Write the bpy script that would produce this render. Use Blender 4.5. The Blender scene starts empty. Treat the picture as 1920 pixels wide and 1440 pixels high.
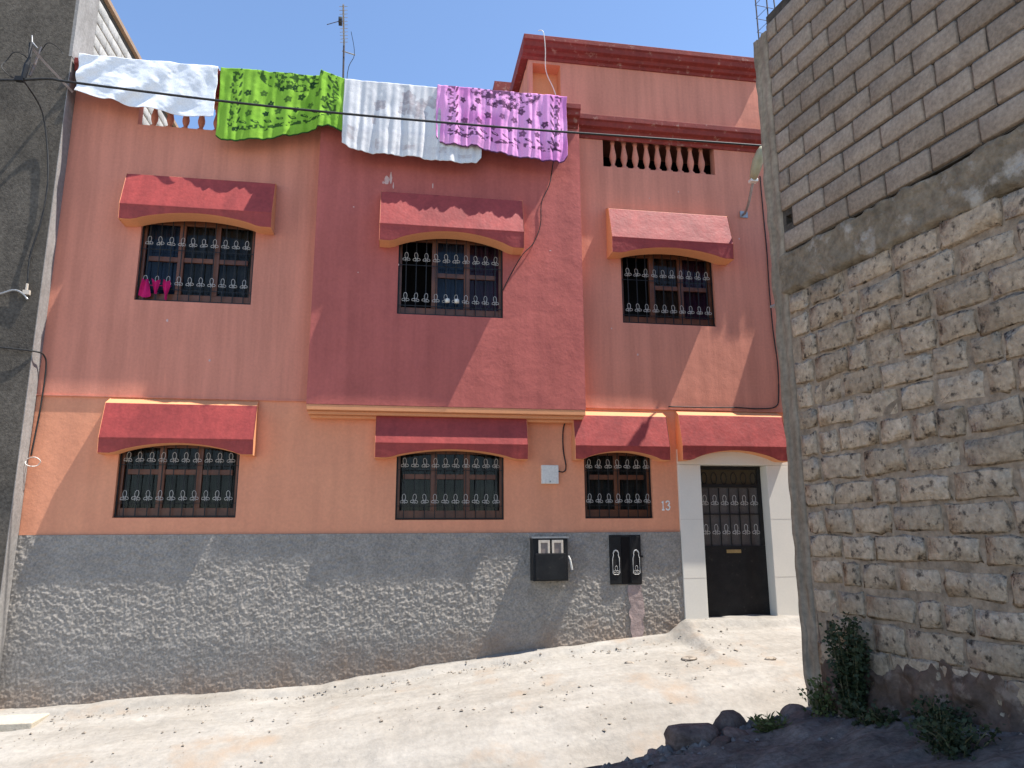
import bpy, math, random
import numpy as np
from mathutils import Vector, Matrix

random.seed(7)
rng = np.random.default_rng(7)
S = bpy.context.scene
COL = S.collection
R = math.radians

# ------------------------------------------------------------------ camera, sky, sun, exposure
cam = bpy.data.cameras.new('camera')
cam_o = bpy.data.objects.new('camera', cam)
COL.objects.link(cam_o)
cam.sensor_width = 36.0
cam.lens = 1340.35 / 1920 * 36.0
cam.clip_end = 500
EYE = Vector((0, -10.2, 0))
p_, y_, r_ = R(11.4145), R(9.1797), R(-0.2296)
fw = Vector((math.sin(y_) * math.cos(p_), math.cos(y_) * math.cos(p_), math.sin(p_)))
rt = fw.cross(Vector((0, 0, 1))).normalized()
up = rt.cross(fw)
rt2 = rt * math.cos(r_) + up * math.sin(r_)
up2 = up * math.cos(r_) - rt * math.sin(r_)
mw = Matrix((rt2, up2, -fw)).transposed().to_4x4()
mw.translation = EYE
cam_o.matrix_world = mw
S.camera = cam_o

SUN = Vector((-0.46, 0.12, -1.0)).normalized()      # the way the light travels
world = bpy.data.worlds.new('World')
S.world = world
world.use_nodes = True
wn = world.node_tree.nodes
wl = world.node_tree.links
bg = wn['Background']
sky = wn.new('ShaderNodeTexSky')
sky.sky_type = 'NISHITA'
sky.sun_disc = False
sky.sun_elevation = math.asin(-SUN.z)
sky.sun_rotation = math.atan2(-SUN.x, -SUN.y)
sky.air_density = 1.0
sky.dust_density = 0.3
sky.ozone_density = 3.0
sky.altitude = 900
wl.new(sky.outputs[0], bg.inputs[0])
bg.inputs[1].default_value = 0.14
sun = bpy.data.lights.new('sun', 'SUN')
sun.energy = 4.9
sun.angle = R(0.53)
sun.color = (1.0, 0.95, 0.88)
sun_o = bpy.data.objects.new('sun', sun)
COL.objects.link(sun_o)
sun_o.rotation_euler = SUN.to_track_quat('-Z', 'Y').to_euler()
S.view_settings.view_transform = 'Standard'
S.view_settings.look = 'None'
S.view_settings.gamma = 1
S.view_settings.use_curve_mapping = False
S.view_settings.exposure = 0.95

# ------------------------------------------------------------------ helpers: noise, meshes, materials
def vnoise(shape, cells, seed):
    """smooth value noise on a grid, cells = (rows, cols) of lattice"""
    r = np.random.default_rng(seed)
    a, b = cells
    g = r.random((a + 2, b + 2))
    y = np.linspace(0, a, shape[0], endpoint=False)
    x = np.linspace(0, b, shape[1], endpoint=False)
    yi = y.astype(int); xi = x.astype(int)
    fy = y - yi; fx = x - xi
    fy = (fy * fy * (3 - 2 * fy))[:, None]; fx = (fx * fx * (3 - 2 * fx))[None, :]
    g00 = g[np.ix_(yi, xi)]; g01 = g[np.ix_(yi, xi + 1)]
    g10 = g[np.ix_(yi + 1, xi)]; g11 = g[np.ix_(yi + 1, xi + 1)]
    return (g00 * (1 - fx) + g01 * fx) * (1 - fy) + (g10 * (1 - fx) + g11 * fx) * fy

class B:
    """collects faces into one mesh"""
    def __init__(s):
        s.v = []; s.f = []; s.m = []
    def add(s, vs, fs, m=0):
        o = len(s.v)
        s.v += [tuple(v) for v in vs]
        s.f += [tuple(i + o for i in f) for f in fs]
        s.m += [m] * len(fs)
        return s
    def box(s, x0, x1, y0, y1, z0, z1, m=0):
        vs = [(x, y, z) for z in (z0, z1) for y in (y0, y1) for x in (x0, x1)]
        return s.add(vs, [(0, 2, 3, 1), (4, 5, 7, 6), (0, 1, 5, 4), (2, 6, 7, 3), (0, 4, 6, 2), (1, 3, 7, 5)], m)
    def prism(s, prof, x0, x1, m=0):
        n = len(prof)
        vs = [(x0, y, z) for y, z in prof] + [(x1, y, z) for y, z in prof]
        fs = [(i, (i + 1) % n, n + (i + 1) % n, n + i) for i in range(n)]
        fs += [tuple(range(n - 1, -1, -1)), tuple(range(n, 2 * n))]
        return s.add(vs, fs, m)
    def tube(s, pts, r, n=6, m=0, closed=False):
        pts = [Vector(p) for p in pts]
        k = len(pts); vs = []
        for i, p in enumerate(pts):
            if closed:
                d = pts[(i + 1) % k] - pts[i - 1]
            else:
                d = pts[min(i + 1, k - 1)] - pts[max(i - 1, 0)]
            d.normalize()
            a = d.cross(Vector((0, 0, 1)))
            if a.length < 0.05:
                a = d.cross(Vector((0, 1, 0)))
            a.normalize(); b = d.cross(a)
            ri = r[i] if isinstance(r, (list, tuple)) else r
            for j in range(n):
                t = 2 * math.pi * j / n
                vs.append(p + (a * math.cos(t) + b * math.sin(t)) * ri)
        fs = []
        for i in range(k if closed else k - 1):
            q = (i + 1) % k
            for j in range(n):
                fs.append((i * n + j, i * n + (j + 1) % n, q * n + (j + 1) % n, q * n + j))
        if not closed:
            fs += [tuple(range(n - 1, -1, -1)), tuple(range((k - 1) * n, k * n))]
        return s.add(vs, fs, m)
    def lathe(s, prof, n=10, m=0):
        vs = [(r * math.cos(2 * math.pi * j / n), r * math.sin(2 * math.pi * j / n), z) for r, z in prof for j in range(n)]
        fs = [(i * n + j, i * n + (j + 1) % n, (i + 1) * n + (j + 1) % n, (i + 1) * n + j) for i in range(len(prof) - 1) for j in range(n)]
        fs += [tuple(range(n - 1, -1, -1)), tuple(range((len(prof) - 1) * n, len(prof) * n))]
        return s.add(vs, fs, m)
    def mesh(s, name, mats, smooth=False):
        me = bpy.data.meshes.new(name)
        me.from_pydata(s.v, [], s.f)
        for m in (mats if isinstance(mats, (list, tuple)) else [mats]):
            me.materials.append(m)
        if any(s.m):
            me.polygons.foreach_set('material_index', s.m)
        if smooth:
            me.polygons.foreach_set('use_smooth', [True] * len(s.f))
        me.update()
        return me
    def obj(s, name, mats, parent=None, smooth=False, bevel=0):
        return link(name, s.mesh(name, mats, smooth), parent, bevel)

def link(name, me, parent=None, bevel=0, loc=None, local=False):
    o = bpy.data.objects.new(name, me)
    COL.objects.link(o)
    if loc is not None:
        o.location = loc
    if parent is not None:
        o.parent = parent
        if not local:
            o.matrix_parent_inverse = chain(parent).inverted()
    if bevel:
        b = o.modifiers.new('bevel', 'BEVEL')
        b.width = bevel; b.segments = 2; b.limit_method = 'ANGLE'; b.angle_limit = R(30)
    return o

def chain(o):
    m = o.matrix_basis.copy()
    if o.parent is not None:
        return chain(o.parent) @ o.matrix_parent_inverse @ m
    return m

def thing(name, label, cat, loc=(0, 0, 0), group=None, rotz=0):
    o = bpy.data.objects.new(name, None)
    COL.objects.link(o)
    o.empty_display_size = 0.2
    o.location = loc
    o.rotation_euler = (0, 0, rotz)
    return tag(o, label, cat, group)

def tag(o, label, cat, group=None):
    o['label'] = label; o['category'] = cat
    if group:
        o['group'] = group
    return o

def grid_mesh(name, P, mat, smooth=True, color=None):
    """P: (n, m, 3) array -> mesh"""
    n, m = P.shape[:2]
    idx = np.arange(n * m).reshape(n, m)
    q = np.stack([idx[:-1, :-1], idx[:-1, 1:], idx[1:, 1:], idx[1:, :-1]], -1).reshape(-1, 4)
    me = bpy.data.meshes.new(name)
    me.vertices.add(n * m); me.vertices.foreach_set('co', P.reshape(-1).astype(np.float32))
    me.loops.add(q.size); me.loops.foreach_set('vertex_index', q.reshape(-1).astype(np.int32))
    me.polygons.add(len(q)); me.polygons.foreach_set('loop_start', np.arange(0, q.size, 4, dtype=np.int32))
    me.polygons.foreach_set('use_smooth', np.full(len(q), smooth))
    me.materials.append(mat)
    me.update(calc_edges=True); me.validate()
    if color is not None:
        at = me.color_attributes.new('col', 'FLOAT_COLOR', 'POINT')
        c = np.concatenate([color.reshape(-1, 3), np.ones((n * m, 1))], 1)
        at.data.foreach_set('color', c.reshape(-1).astype(np.float32))
    return me

def mat(name, c1, c2=None, scale=2.0, rough=0.85, bump=0.0, bscale=60.0, fine=0.12, streak=0.0, spots=None,
        spot_scale=6.0, spot_amt=0.5, rnd=0.0, spec=0.25, metal=0.0, attr=False, low=0.35, high=0.65, lump=0.0, lscale=3.0, drift=0.0):
    m = bpy.data.materials.new(name)
    m.use_nodes = True
    N = m.node_tree.nodes; L = m.node_tree.links
    bs = N['Principled BSDF']
    bs.inputs['Roughness'].default_value = rough
    bs.inputs['Specular IOR Level'].default_value = spec
    bs.inputs['Metallic'].default_value = metal
    geo = N.new('ShaderNodeNewGeometry')
    pos = geo.outputs['Position']
    def noise(sc, det=5, stretch=None):
        n = N.new('ShaderNodeTexNoise')
        n.inputs['Scale'].default_value = sc
        n.inputs['Detail'].default_value = det
        n.inputs['Roughness'].default_value = 0.6
        if stretch:
            mp = N.new('ShaderNodeMapping')
            mp.inputs['Scale'].default_value = stretch
            L.new(pos, mp.inputs['Vector']); L.new(mp.outputs[0], n.inputs['Vector'])
        else:
            L.new(pos, n.inputs['Vector'])
        return n.outputs['Fac']
    def ramp(f, a, b, ca, cb):
        r = N.new('ShaderNodeValToRGB')
        r.color_ramp.elements[0].position = a; r.color_ramp.elements[1].position = b
        r.color_ramp.elements[0].color = (*ca, 1); r.color_ramp.elements[1].color = (*cb, 1)
        L.new(f, r.inputs['Fac'])
        return r.outputs['Color']
    def mul(a, b, fac=1.0, mode='MULTIPLY'):
        x = N.new('ShaderNodeMix'); x.data_type = 'RGBA'; x.blend_type = mode
        if isinstance(fac, float):
            x.inputs[0].default_value = fac
        else:
            L.new(fac, x.inputs[0])
        L.new(a, x.inputs[6])
        if isinstance(b, tuple):
            x.inputs[7].default_value = (*b, 1)
        else:
            L.new(b, x.inputs[7])
        return x.outputs[2]
    if attr:
        at = N.new('ShaderNodeAttribute'); at.attribute_name = 'col'
        c = at.outputs['Color']
    else:
        c = ramp(noise(scale), low, high, c1, c2 or c1)
    if fine:
        g = ramp(noise(bscale * 0.6, 3), 0.3, 0.7, (1 - fine,) * 3, (1 + fine,) * 3)
        c = mul(c, g)
    if streak:
        g = ramp(noise(1.0, 4, (5.0, 5.0, 0.35)), 0.38, 0.62, (1 - streak,) * 3, (1 + streak * 0.5,) * 3)
        c = mul(c, g)
    if drift:      # long wind- and wheel-drawn bands along the street
        g = ramp(noise(1.0, 5, (0.5, 3.2, 1.0)), 0.35, 0.65, (1 - drift, 1 - drift * 1.08, 1 - drift * 1.2), (1 + drift * 0.6,) * 3)
        c = mul(c, g)
    if spots:
        f = ramp(noise(spot_scale, 8), 1 - spot_amt - 0.05, 1 - spot_amt + 0.07, (0, 0, 0), (1, 1, 1))
        c = mul(c, spots, f, 'MIX')
    if rnd:
        oi = N.new('ShaderNodeObjectInfo')
        g = ramp(oi.outputs['Random'], 0, 1, (1 - rnd, 1 - rnd * 1.05, 1 - rnd * 1.15), (1 + rnd * 0.7,) * 3)
        c = mul(c, g)
    L.new(c, bs.inputs['Base Color'])
    nrm = None
    if lump:
        b0 = N.new('ShaderNodeBump'); b0.inputs['Strength'].default_value = 1.0
        b0.inputs['Distance'].default_value = lump
        L.new(noise(lscale, 3), b0.inputs['Height']); nrm = b0.outputs[0]
    if bump:
        b1 = N.new('ShaderNodeBump'); b1.inputs['Strength'].default_value = 1.0
        b1.inputs['Distance'].default_value = bump
        L.new(noise(bscale, 4), b1.inputs['Height'])
        if nrm: L.new(nrm, b1.inputs['Normal'])
        nrm = b1.outputs[0]
    if nrm:
        L.new(nrm, bs.inputs['Normal'])
    return m

def glass_mat(name, tint, clear):
    m = bpy.data.materials.new(name); m.use_nodes = True
    N = m.node_tree.nodes; L = m.node_tree.links
    N.remove(N['Principled BSDF'])
    tr = N.new('ShaderNodeBsdfTransparent'); tr.inputs[0].default_value = (*tint, 1)
    gl = N.new('ShaderNodeBsdfGlossy'); gl.inputs['Roughness'].default_value = 0.03
    gl.inputs[0].default_value = (0.9, 0.9, 0.9, 1)
    fr = N.new('ShaderNodeFresnel'); fr.inputs[0].default_value = 1.28
    mx = N.new('ShaderNodeMixShader')
    L.new(fr.outputs[0], mx.inputs[0]); L.new(tr.outputs[0], mx.inputs[1]); L.new(gl.outputs[0], mx.inputs[2])
    L.new(mx.outputs[0], N['Material Output'].inputs[0])
    return m

def lin(r, g, b):
    f = lambda c: ((c / 255 + 0.055) / 1.055) ** 2.4 if c > 10 else c / 255 / 12.92
    return (f(r), f(g), f(b))

# paints and stuffs
M_ORANGE = mat('salmon_paint', (0.76, 0.325, 0.185), (0.71, 0.295, 0.17), 1.3, bump=0.002, bscale=45, streak=0.05, lump=0.012, lscale=2.2, fine=0.05)
M_PINK = mat('salmon_pink_paint', (0.655, 0.255, 0.172), (0.605, 0.235, 0.158), 0.9, bump=0.002, bscale=45, streak=0.12, lump=0.012, lscale=2.0, fine=0.05)
M_BAY = mat('rose_paint', (0.49, 0.132, 0.108), (0.43, 0.115, 0.095), 1.1, bump=0.0025, bscale=40, streak=0.10, lump=0.014, lscale=2.6, fine=0.06)
M_TRIM = mat('orange_trim_paint', (0.72, 0.32, 0.15), (0.66, 0.29, 0.14), 2, bump=0.001, fine=0.05)
M_RED = mat('awning_red_paint', (0.36, 0.054, 0.046), (0.29, 0.043, 0.038), 2.6, bump=0.002, bscale=35, streak=0.12, rough=0.6, spec=0.35, lump=0.01, lscale=4)
M_CORN = mat('cornice_red_paint', (0.26, 0.045, 0.036), (0.19, 0.035, 0.03), 3, bump=0.003, bscale=30, spots=(0.36, 0.22, 0.17), spot_scale=9, spot_amt=0.36, rough=0.75)
M_DADO = mat('grey_roughcast', (0.33, 0.30, 0.262), (0.27, 0.245, 0.213), 3.5, bump=0.003, bscale=70, fine=0.25, rough=0.9)

def dust_foot(m, col, reach):
    """brown street dust splashed on the foot of the wall, ragged upper limit"""
    N = m.node_tree.nodes; L = m.node_tree.links
    bs = N['Principled BSDF']; src = bs.inputs['Base Color'].links[0].from_socket
    geo = N.new('ShaderNodeNewGeometry'); sp = N.new('ShaderNodeSeparateXYZ'); L.new(geo.outputs['Position'], sp.inputs[0])
    no = N.new('ShaderNodeTexNoise'); no.inputs['Scale'].default_value = 2.4; no.inputs['Detail'].default_value = 6
    L.new(geo.outputs['Position'], no.inputs['Vector'])
    a = N.new('ShaderNodeMath'); a.operation = 'MULTIPLY_ADD'; L.new(sp.outputs[0], a.inputs[0]); a.inputs[1].default_value = -0.085; L.new(sp.outputs[2], a.inputs[2])
    b2 = N.new('ShaderNodeMath'); b2.operation = 'MULTIPLY_ADD'; L.new(no.outputs['Fac'], b2.inputs[0]); b2.inputs[1].default_value = -0.9; L.new(a.outputs[0], b2.inputs[2])
    r = N.new('ShaderNodeMapRange'); L.new(b2.outputs[0], r.inputs[0])
    r.inputs[1].default_value = -2.40 + reach; r.inputs[2].default_value = -2.40; r.inputs[3].default_value = 0; r.inputs[4].default_value = 0.75
    x = N.new('ShaderNodeMix'); x.data_type = 'RGBA'; L.new(r.outputs[0], x.inputs[0]); L.new(src, x.inputs[6]); x.inputs[7].default_value = (*col, 1)
    L.new(x.outputs[2], bs.inputs['Base Color'])
dust_foot(M_DADO, (0.27, 0.185, 0.125), 0.55)
M_WHITE = mat('white_marble', (0.82, 0.77, 0.67), (0.77, 0.73, 0.64), 2, rough=0.35, spec=0.4, fine=0.02)
M_BLACK = mat('black_iron_paint', (0.012, 0.012, 0.013), (0.02, 0.02, 0.02), 6, rough=0.45, bump=0.001, spots=(0.05, 0.045, 0.04), spot_scale=14, spot_amt=0.33)
M_WOOD = mat('varnished_wood', (0.16, 0.055, 0.022), (0.10, 0.032, 0.014), 5, rough=0.4, spec=0.45, streak=0.2, bump=0.001)
M_IRONW = mat('white_iron_paint', (0.62, 0.60, 0.56), (0.52, 0.5, 0.47), 8, rough=0.5)
M_DARK = mat('dark_room', (0.012, 0.011, 0.011), (0.02, 0.018, 0.018), 1, rough=0.95, spec=0.0)  # near-black colour stands in for the shade of unlit interiors
M_GLASS = glass_mat('window_glass', (0.6, 0.63, 0.64), 1)
M_CURT = [mat('curtain_grey', (0.065, 0.062, 0.056), (0.03, 0.03, 0.028), 4), mat('curtain_blue', (0.04, 0.062, 0.11), (0.03, 0.048, 0.085), 4),
          mat('curtain_plum', (0.10, 0.03, 0.06), (0.06, 0.02, 0.045), 4), mat('curtain_brown', (0.09, 0.05, 0.035), (0.05, 0.03, 0.022), 4)]
M_ROAD = mat('dusty_road', (0.33, 0.31, 0.28), (0.285, 0.262, 0.23), 0.8, bump=0.006, bscale=24, fine=0.10, rough=0.95, spec=0.1, drift=0.13,
             spots=(0.31, 0.25, 0.195), spot_scale=1.1, spot_amt=0.40, lump=0.02, lscale=4)
M_CONC = mat('concrete', (0.34, 0.275, 0.205), (0.26, 0.205, 0.15), 3, bump=0.006, bscale=30, fine=0.2, streak=0.14, rough=0.95, spec=0.1)
M_BEAM = mat('beam_concrete', (0.26, 0.205, 0.145), (0.19, 0.15, 0.105), 2.2, bump=0.02, bscale=22, fine=0.3, rough=0.95, spec=0.1,
             spots=(0.42, 0.37, 0.31), spot_scale=4.5, spot_amt=0.40, lump=0.03, lscale=7)
M_BLOCK = mat('hollow_block', (0.35, 0.275, 0.21), (0.275, 0.215, 0.165), 5, bump=0.006, bscale=55, fine=0.22, rnd=0.16, rough=0.95, spec=0.1)
M_STONE = mat('rough_block', (0.50, 0.385, 0.275), (0.38, 0.29, 0.205), 5, bump=0.012, bscale=38, fine=0.25, rnd=0.2, rough=0.95, spec=0.1,
              spots=(0.10, 0.078, 0.06), spot_scale=16, spot_amt=0.40, lump=0.02, lscale=11)
M_MORTAR = mat('mortar', (0.37, 0.28, 0.20), (0.25, 0.19, 0.135), 6, bump=0.014, bscale=30, fine=0.3, rough=0.97, spec=0.05)
M_JOINT = mat('dark_joint', (0.10, 0.085, 0.07), (0.07, 0.058, 0.048), 6, bump=0.01, bscale=30, fine=0.3, rough=0.97, spec=0.05)
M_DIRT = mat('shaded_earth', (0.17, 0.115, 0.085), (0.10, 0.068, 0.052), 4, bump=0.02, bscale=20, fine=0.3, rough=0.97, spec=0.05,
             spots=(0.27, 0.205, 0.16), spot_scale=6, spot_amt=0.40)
M_GREY = mat('neighbour_render', (0.115, 0.10, 0.082), (0.08, 0.07, 0.058), 1.6, bump=0.008, bscale=50, fine=0.3, streak=0.1, rough=0.95, spec=0.1)
M_GREYL = mat('neighbour_edge', (0.30, 0.285, 0.27), (0.24, 0.225, 0.21), 2, bump=0.004, bscale=40, fine=0.15, streak=0.12, rough=0.95, spec=0.1)
M_NBLOCK = mat('pale_block', (0.42, 0.41, 0.39), (0.35, 0.34, 0.32), 4, bump=0.006, bscale=40, fine=0.15, rnd=0.12, rough=0.95, spec=0.1)
M_CLOTH = mat('printed_blanket', None or (1, 1, 1), attr=True, rough=0.95, bump=0.003, bscale=120, fine=0.10, spec=0.05)
M_CABLE = mat('black_cable', (0.02, 0.02, 0.02), (0.035, 0.035, 0.035), 20, rough=0.6)
M_STEEL = mat('galvanised_steel', (0.36, 0.36, 0.36), (0.28, 0.28, 0.28), 10, rough=0.45, metal=0.6)
M_REBAR = mat('rebar', (0.07, 0.075, 0.09), (0.10, 0.07, 0.055), 20, rough=0.7, metal=0.3)
M_PLASTIC = mat('white_plastic', (0.70, 0.68, 0.62), (0.66, 0.63, 0.58), 5, rough=0.45)
M_CREAM = mat('cream_plastic', (0.60, 0.52, 0.42), (0.55, 0.48, 0.4), 9, rough=0.5)
M_MAGENTA = mat('magenta_cloth', (0.55, 0.015, 0.14), (0.45, 0.01, 0.11), 9, rough=0.9)
M_LAMP = mat('lamp_plastic', (0.42, 0.39, 0.25), (0.34, 0.31, 0.2), 9, rough=0.35)
M_ROCK = mat('boulder', (0.20, 0.15, 0.13), (0.12, 0.09, 0.08), 6, bump=0.02, bscale=30, fine=0.25, rnd=0.2, rough=0.95, spec=0.1)
M_PEBBLE = mat('pebbles', (0.34, 0.29, 0.235), (0.17, 0.145, 0.12), 14, rough=0.95, low=0.45, high=0.55, spec=0.1)
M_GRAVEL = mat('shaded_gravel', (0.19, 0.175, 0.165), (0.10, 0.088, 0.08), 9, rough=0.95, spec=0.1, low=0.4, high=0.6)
M_LEAF = mat('dark_leaf', (0.042, 0.058, 0.022), (0.024, 0.034, 0.014), 9, rough=0.6, spec=0.3)
M_WEED = mat('weed_leaf', (0.10, 0.12, 0.035), (0.06, 0.075, 0.025), 9, rough=0.7)
M_STEM = mat('plant_stem', (0.14, 0.13, 0.06), (0.09, 0.08, 0.04), 9, rough=0.8)
M_BRASS = mat('brass', (0.55, 0.42, 0.2), (0.45, 0.34, 0.16), 9, rough=0.35, metal=0.6)

# ------------------------------------------------------------------ ground
def zf(x):
    return np.interp(x, [-9, -4.7, -0.9, 1.19, 3.47, 6, 10], [-2.4, -2.19, -2.03, -1.77, -1.55, -1.42, -1.3])
def sst(a, b, t):
    u = np.clip((t - a) / (b - a), 0, 1)
    return u * u * (3 - 2 * u)
def ground_z(x, y):
    x = np.clip(np.asarray(x, float), -9, 9); y = np.clip(np.asarray(y, float), -14, 1.0)
    road = zf(x) + 0.105 * np.minimum(y, 0) - 0.52 * sst(-1.6, -3.5, y)
    # concrete ramp in front of the door
    ramp = -1.335 - 0.27 * np.maximum(0, -y - 0.10) - 0.75 * np.maximum(0, 4.14 - x)
    road = np.where((x > 3.6) & (y > -3), np.maximum(road, ramp), road)
    # little concrete lip along the house
    lip = 0.055 * sst(-0.25, -0.19, y + 0.03 * np.sin(x * 5) + 0.02 * np.sin(x * 13))
    road = road + lip
    alley = np.clip(-1.60 + 0.2 * (x - 3.6) - 0.13 * (y + 4), -2.7, -1.1)
    w = sst(-3.72, -4.12, y + 0.05 * np.sin(x * 4.1))
    return road * (1 - w) + alley * w

def axis(a, b, step, far, n):
    core = np.arange(a, b + 1e-6, step)
    lo = a - np.geomspace(step, far, n)[::-1]
    hi = b + np.geomspace(step, far, n)
    return np.concatenate([lo, core, hi])
gx = axis(-6.5, 6.6, 0.05, 80, 14)
gy = axis(-7.2, 0.35, 0.04, 80, 14)
GX, GY = np.meshgrid(gx, gy)
GZ = ground_z(GX, GY)
amp = 0.010 + 0.012 * sst(-3.8, -4.3, GY)
GZ = GZ + (vnoise(GZ.shape, (60, 90), 1) - 0.5) * 2 * amp + (vnoise(GZ.shape, (20, 30), 2) - 0.5) * 0.035
g = link('ground', grid_mesh('ground', np.stack([GX, GY, GZ], -1), M_ROAD))
g['kind'] = 'structure'
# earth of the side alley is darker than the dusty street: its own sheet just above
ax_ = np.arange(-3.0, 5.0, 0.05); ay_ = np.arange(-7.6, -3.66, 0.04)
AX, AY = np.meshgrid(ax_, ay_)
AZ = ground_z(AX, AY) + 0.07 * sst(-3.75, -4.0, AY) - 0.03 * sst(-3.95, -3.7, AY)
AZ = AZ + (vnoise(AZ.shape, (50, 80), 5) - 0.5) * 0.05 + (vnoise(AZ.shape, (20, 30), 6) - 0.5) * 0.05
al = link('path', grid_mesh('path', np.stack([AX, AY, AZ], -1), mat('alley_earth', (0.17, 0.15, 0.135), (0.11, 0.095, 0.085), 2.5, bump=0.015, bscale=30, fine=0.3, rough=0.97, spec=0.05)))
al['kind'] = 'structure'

# ------------------------------------------------------------------ pink house
H = thing('house', 'salmon and rose two-storey house with red awnings, grey roughcast base and laundry on the roof', 'house', (0.6, 0, -1.9))

def wall(name, x0, x1, z0, z1, Y, holes, depth, m, parent=H, inner=None):
    """flat front at Y with holes (hx0,hx1,hz0,hz1), reveals going back by depth"""
    xs = sorted({x0, x1, *[h[i] for h in holes for i in (0, 1)]})
    zs = sorted({z0, z1, *[h[i] for h in holes for i in (2, 3)]})
    xs = [x for x in xs if x0 <= x <= x1]; zs = [z for z in zs if z0 <= z <= z1]
    b = B()
    for i in range(len(xs) - 1):
        for j in range(len(zs) - 1):
            cx = (xs[i] + xs[i + 1]) / 2; cz = (zs[j] + zs[j + 1]) / 2
            if any(h[0] < cx < h[1] and h[2] < cz < h[3] for h in holes):
                continue
            b.add([(xs[i], Y, zs[j]), (xs[i + 1], Y, zs[j]), (xs[i + 1], Y, zs[j + 1]), (xs[i], Y, zs[j + 1])], [(0, 1, 2, 3)])
            b.add([(xs[i], Y + depth, zs[j]), (xs[i + 1], Y + depth, zs[j]), (xs[i + 1], Y + depth, zs[j + 1]), (xs[i], Y + depth, zs[j + 1])], [(3, 2, 1, 0)])
    for (a, c, d, e) in [(x0, x1, z0, z1)] + list(holes):
        flip = (a, c, d, e) == (x0, x1, z0, z1)
        q = [((a, d), (a, e)), ((c, e), (c, d)), ((a, e), (c, e)), ((c, d), (a, d))]
        for (p1, p2) in q:
            vs = [(p1[0], Y, p1[1]), (p2[0], Y, p2[1]), (p2[0], Y + depth, p2[1]), (p1[0], Y + depth, p1[1])]
            b.add(vs, [(3, 2, 1, 0) if flip else (0, 1, 2, 3)], 1 if (inner and not flip) else 0)
    return b.obj(name, [m, inner] if inner else m, parent)

BY = -0.26
W_UL = (-3.66, -2.11, 3.13, 4.38)
W_BAY = (-0.055, 1.48, 3.01, 4.24)
W_UR = (3.385, 4.915, 3.10, 4.30)
W_LL = (-3.65, -2.113, 0.155, 1.17)
W_LM = (0.0, 1.53, 0.12, 1.13)
W_LS = (2.717, 3.748, 0.135, 1.14)
DOOR = (4.145, 5.88, -1.34, 1.16)
BAL_L = (-3.86, -2.40, 5.79, 6.25)
BAL_R = (3.15, 5.06, 5.70, 6.31)

gw = wall('wall', -4.74, 4.145, -0.06, 1.765, 0.012, [W_LL, W_LM, W_LS], 0.16, M_ORANGE)
B().box(4.147, 5.95, 0.012, 0.17, 1.16, 1.765).obj('wall', M_ORANGE, H)
wall('wall', -4.74, -1.24, 1.765, 6.40, 0.0, [W_UL, BAL_L], 0.16, M_PINK)
wall('wall', 2.69, 5.95, 1.765, 6.30, 0.0, [W_UR, BAL_R], 0.16, M_PINK)
wall('wall', 1.95, 5.95, 6.30, 7.55, 0.0, [(2.01, 2.47, 6.45, 7.44)], 0.25, M_PINK, inner=M_TRIM)
B().box(1.95, 2.6, 0.252, 0.3, 6.3, 7.5).obj('niche_panel', M_TRIM, H)
B().box(1.95, 5.95, 0.3, 5.0, 6.5, 7.54).box(1.95, 2.62, 0.32, 5, 5.8, 6.49).obj('upper_storey', M_PINK, H)
# the bay: front with window, two cheeks, underside and mouldings
wall('bay_wall', -1.24, 2.69, 1.68, 6.20, BY, [W_BAY], 0.14, M_BAY)
b = B()
b.box(-1.24, -1.10, BY + 0.142, 0.0, 1.685, 6.19)
b.box(2.55, 2.69, BY + 0.142, 0.0, 1.685, 6.19)
b.obj('bay_cheek', M_TRIM, H)
b = B()
b.box(-1.238, 2.688, BY + 0.004, 0.01, 1.60, 1.678)
b.box(-1.22, 2.67, BY + 0.06, 0.01, 1.55, 1.598)
b.box(-1.20, 2.65, BY + 0.13, 0.01, 1.51, 1.548)
b.obj('bay_moulding', M_TRIM, H, bevel=0.008)
# building mass behind the skin, flat roofs, near-black faces standing in for unlit rooms
B().box(-4.74, 5.95, 0.62, 9, -2.4, 5.5).obj('house_body', M_DARK, H)
B().box(-4.74, 5.95, 0.165, 9, 5.52, 5.68).obj('roof_slab', M_CONC, H)
B().box(-1.09, 2.54, BY + 0.145, 0.164, 5.52, 5.68).obj('roof_slab', M_CONC, H)
B().box(5.95, 6.0, 0.02, 9, -2.4, 7.5).obj('wall', M_PINK, H)
B().box(2.62, 5.94, 1.1, 1.2, 5.69, 6.49).obj('loggia_back', M_DARK, H)
B().box(2.6, 2.68, 0.17, 1.1, 5.69, 6.49).obj('loggia_back', M_DARK, H)
# stair tower seen behind the upper storey
B().box(1.85, 3.2, 2.6, 4.5, 7.54, 8.5).obj('stair_tower', M_PINK, H)
B().box(1.72, 3.3, 2.48, 4.6, 8.52, 8.76).obj('stair_cornice', M_CORN, H)

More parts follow.
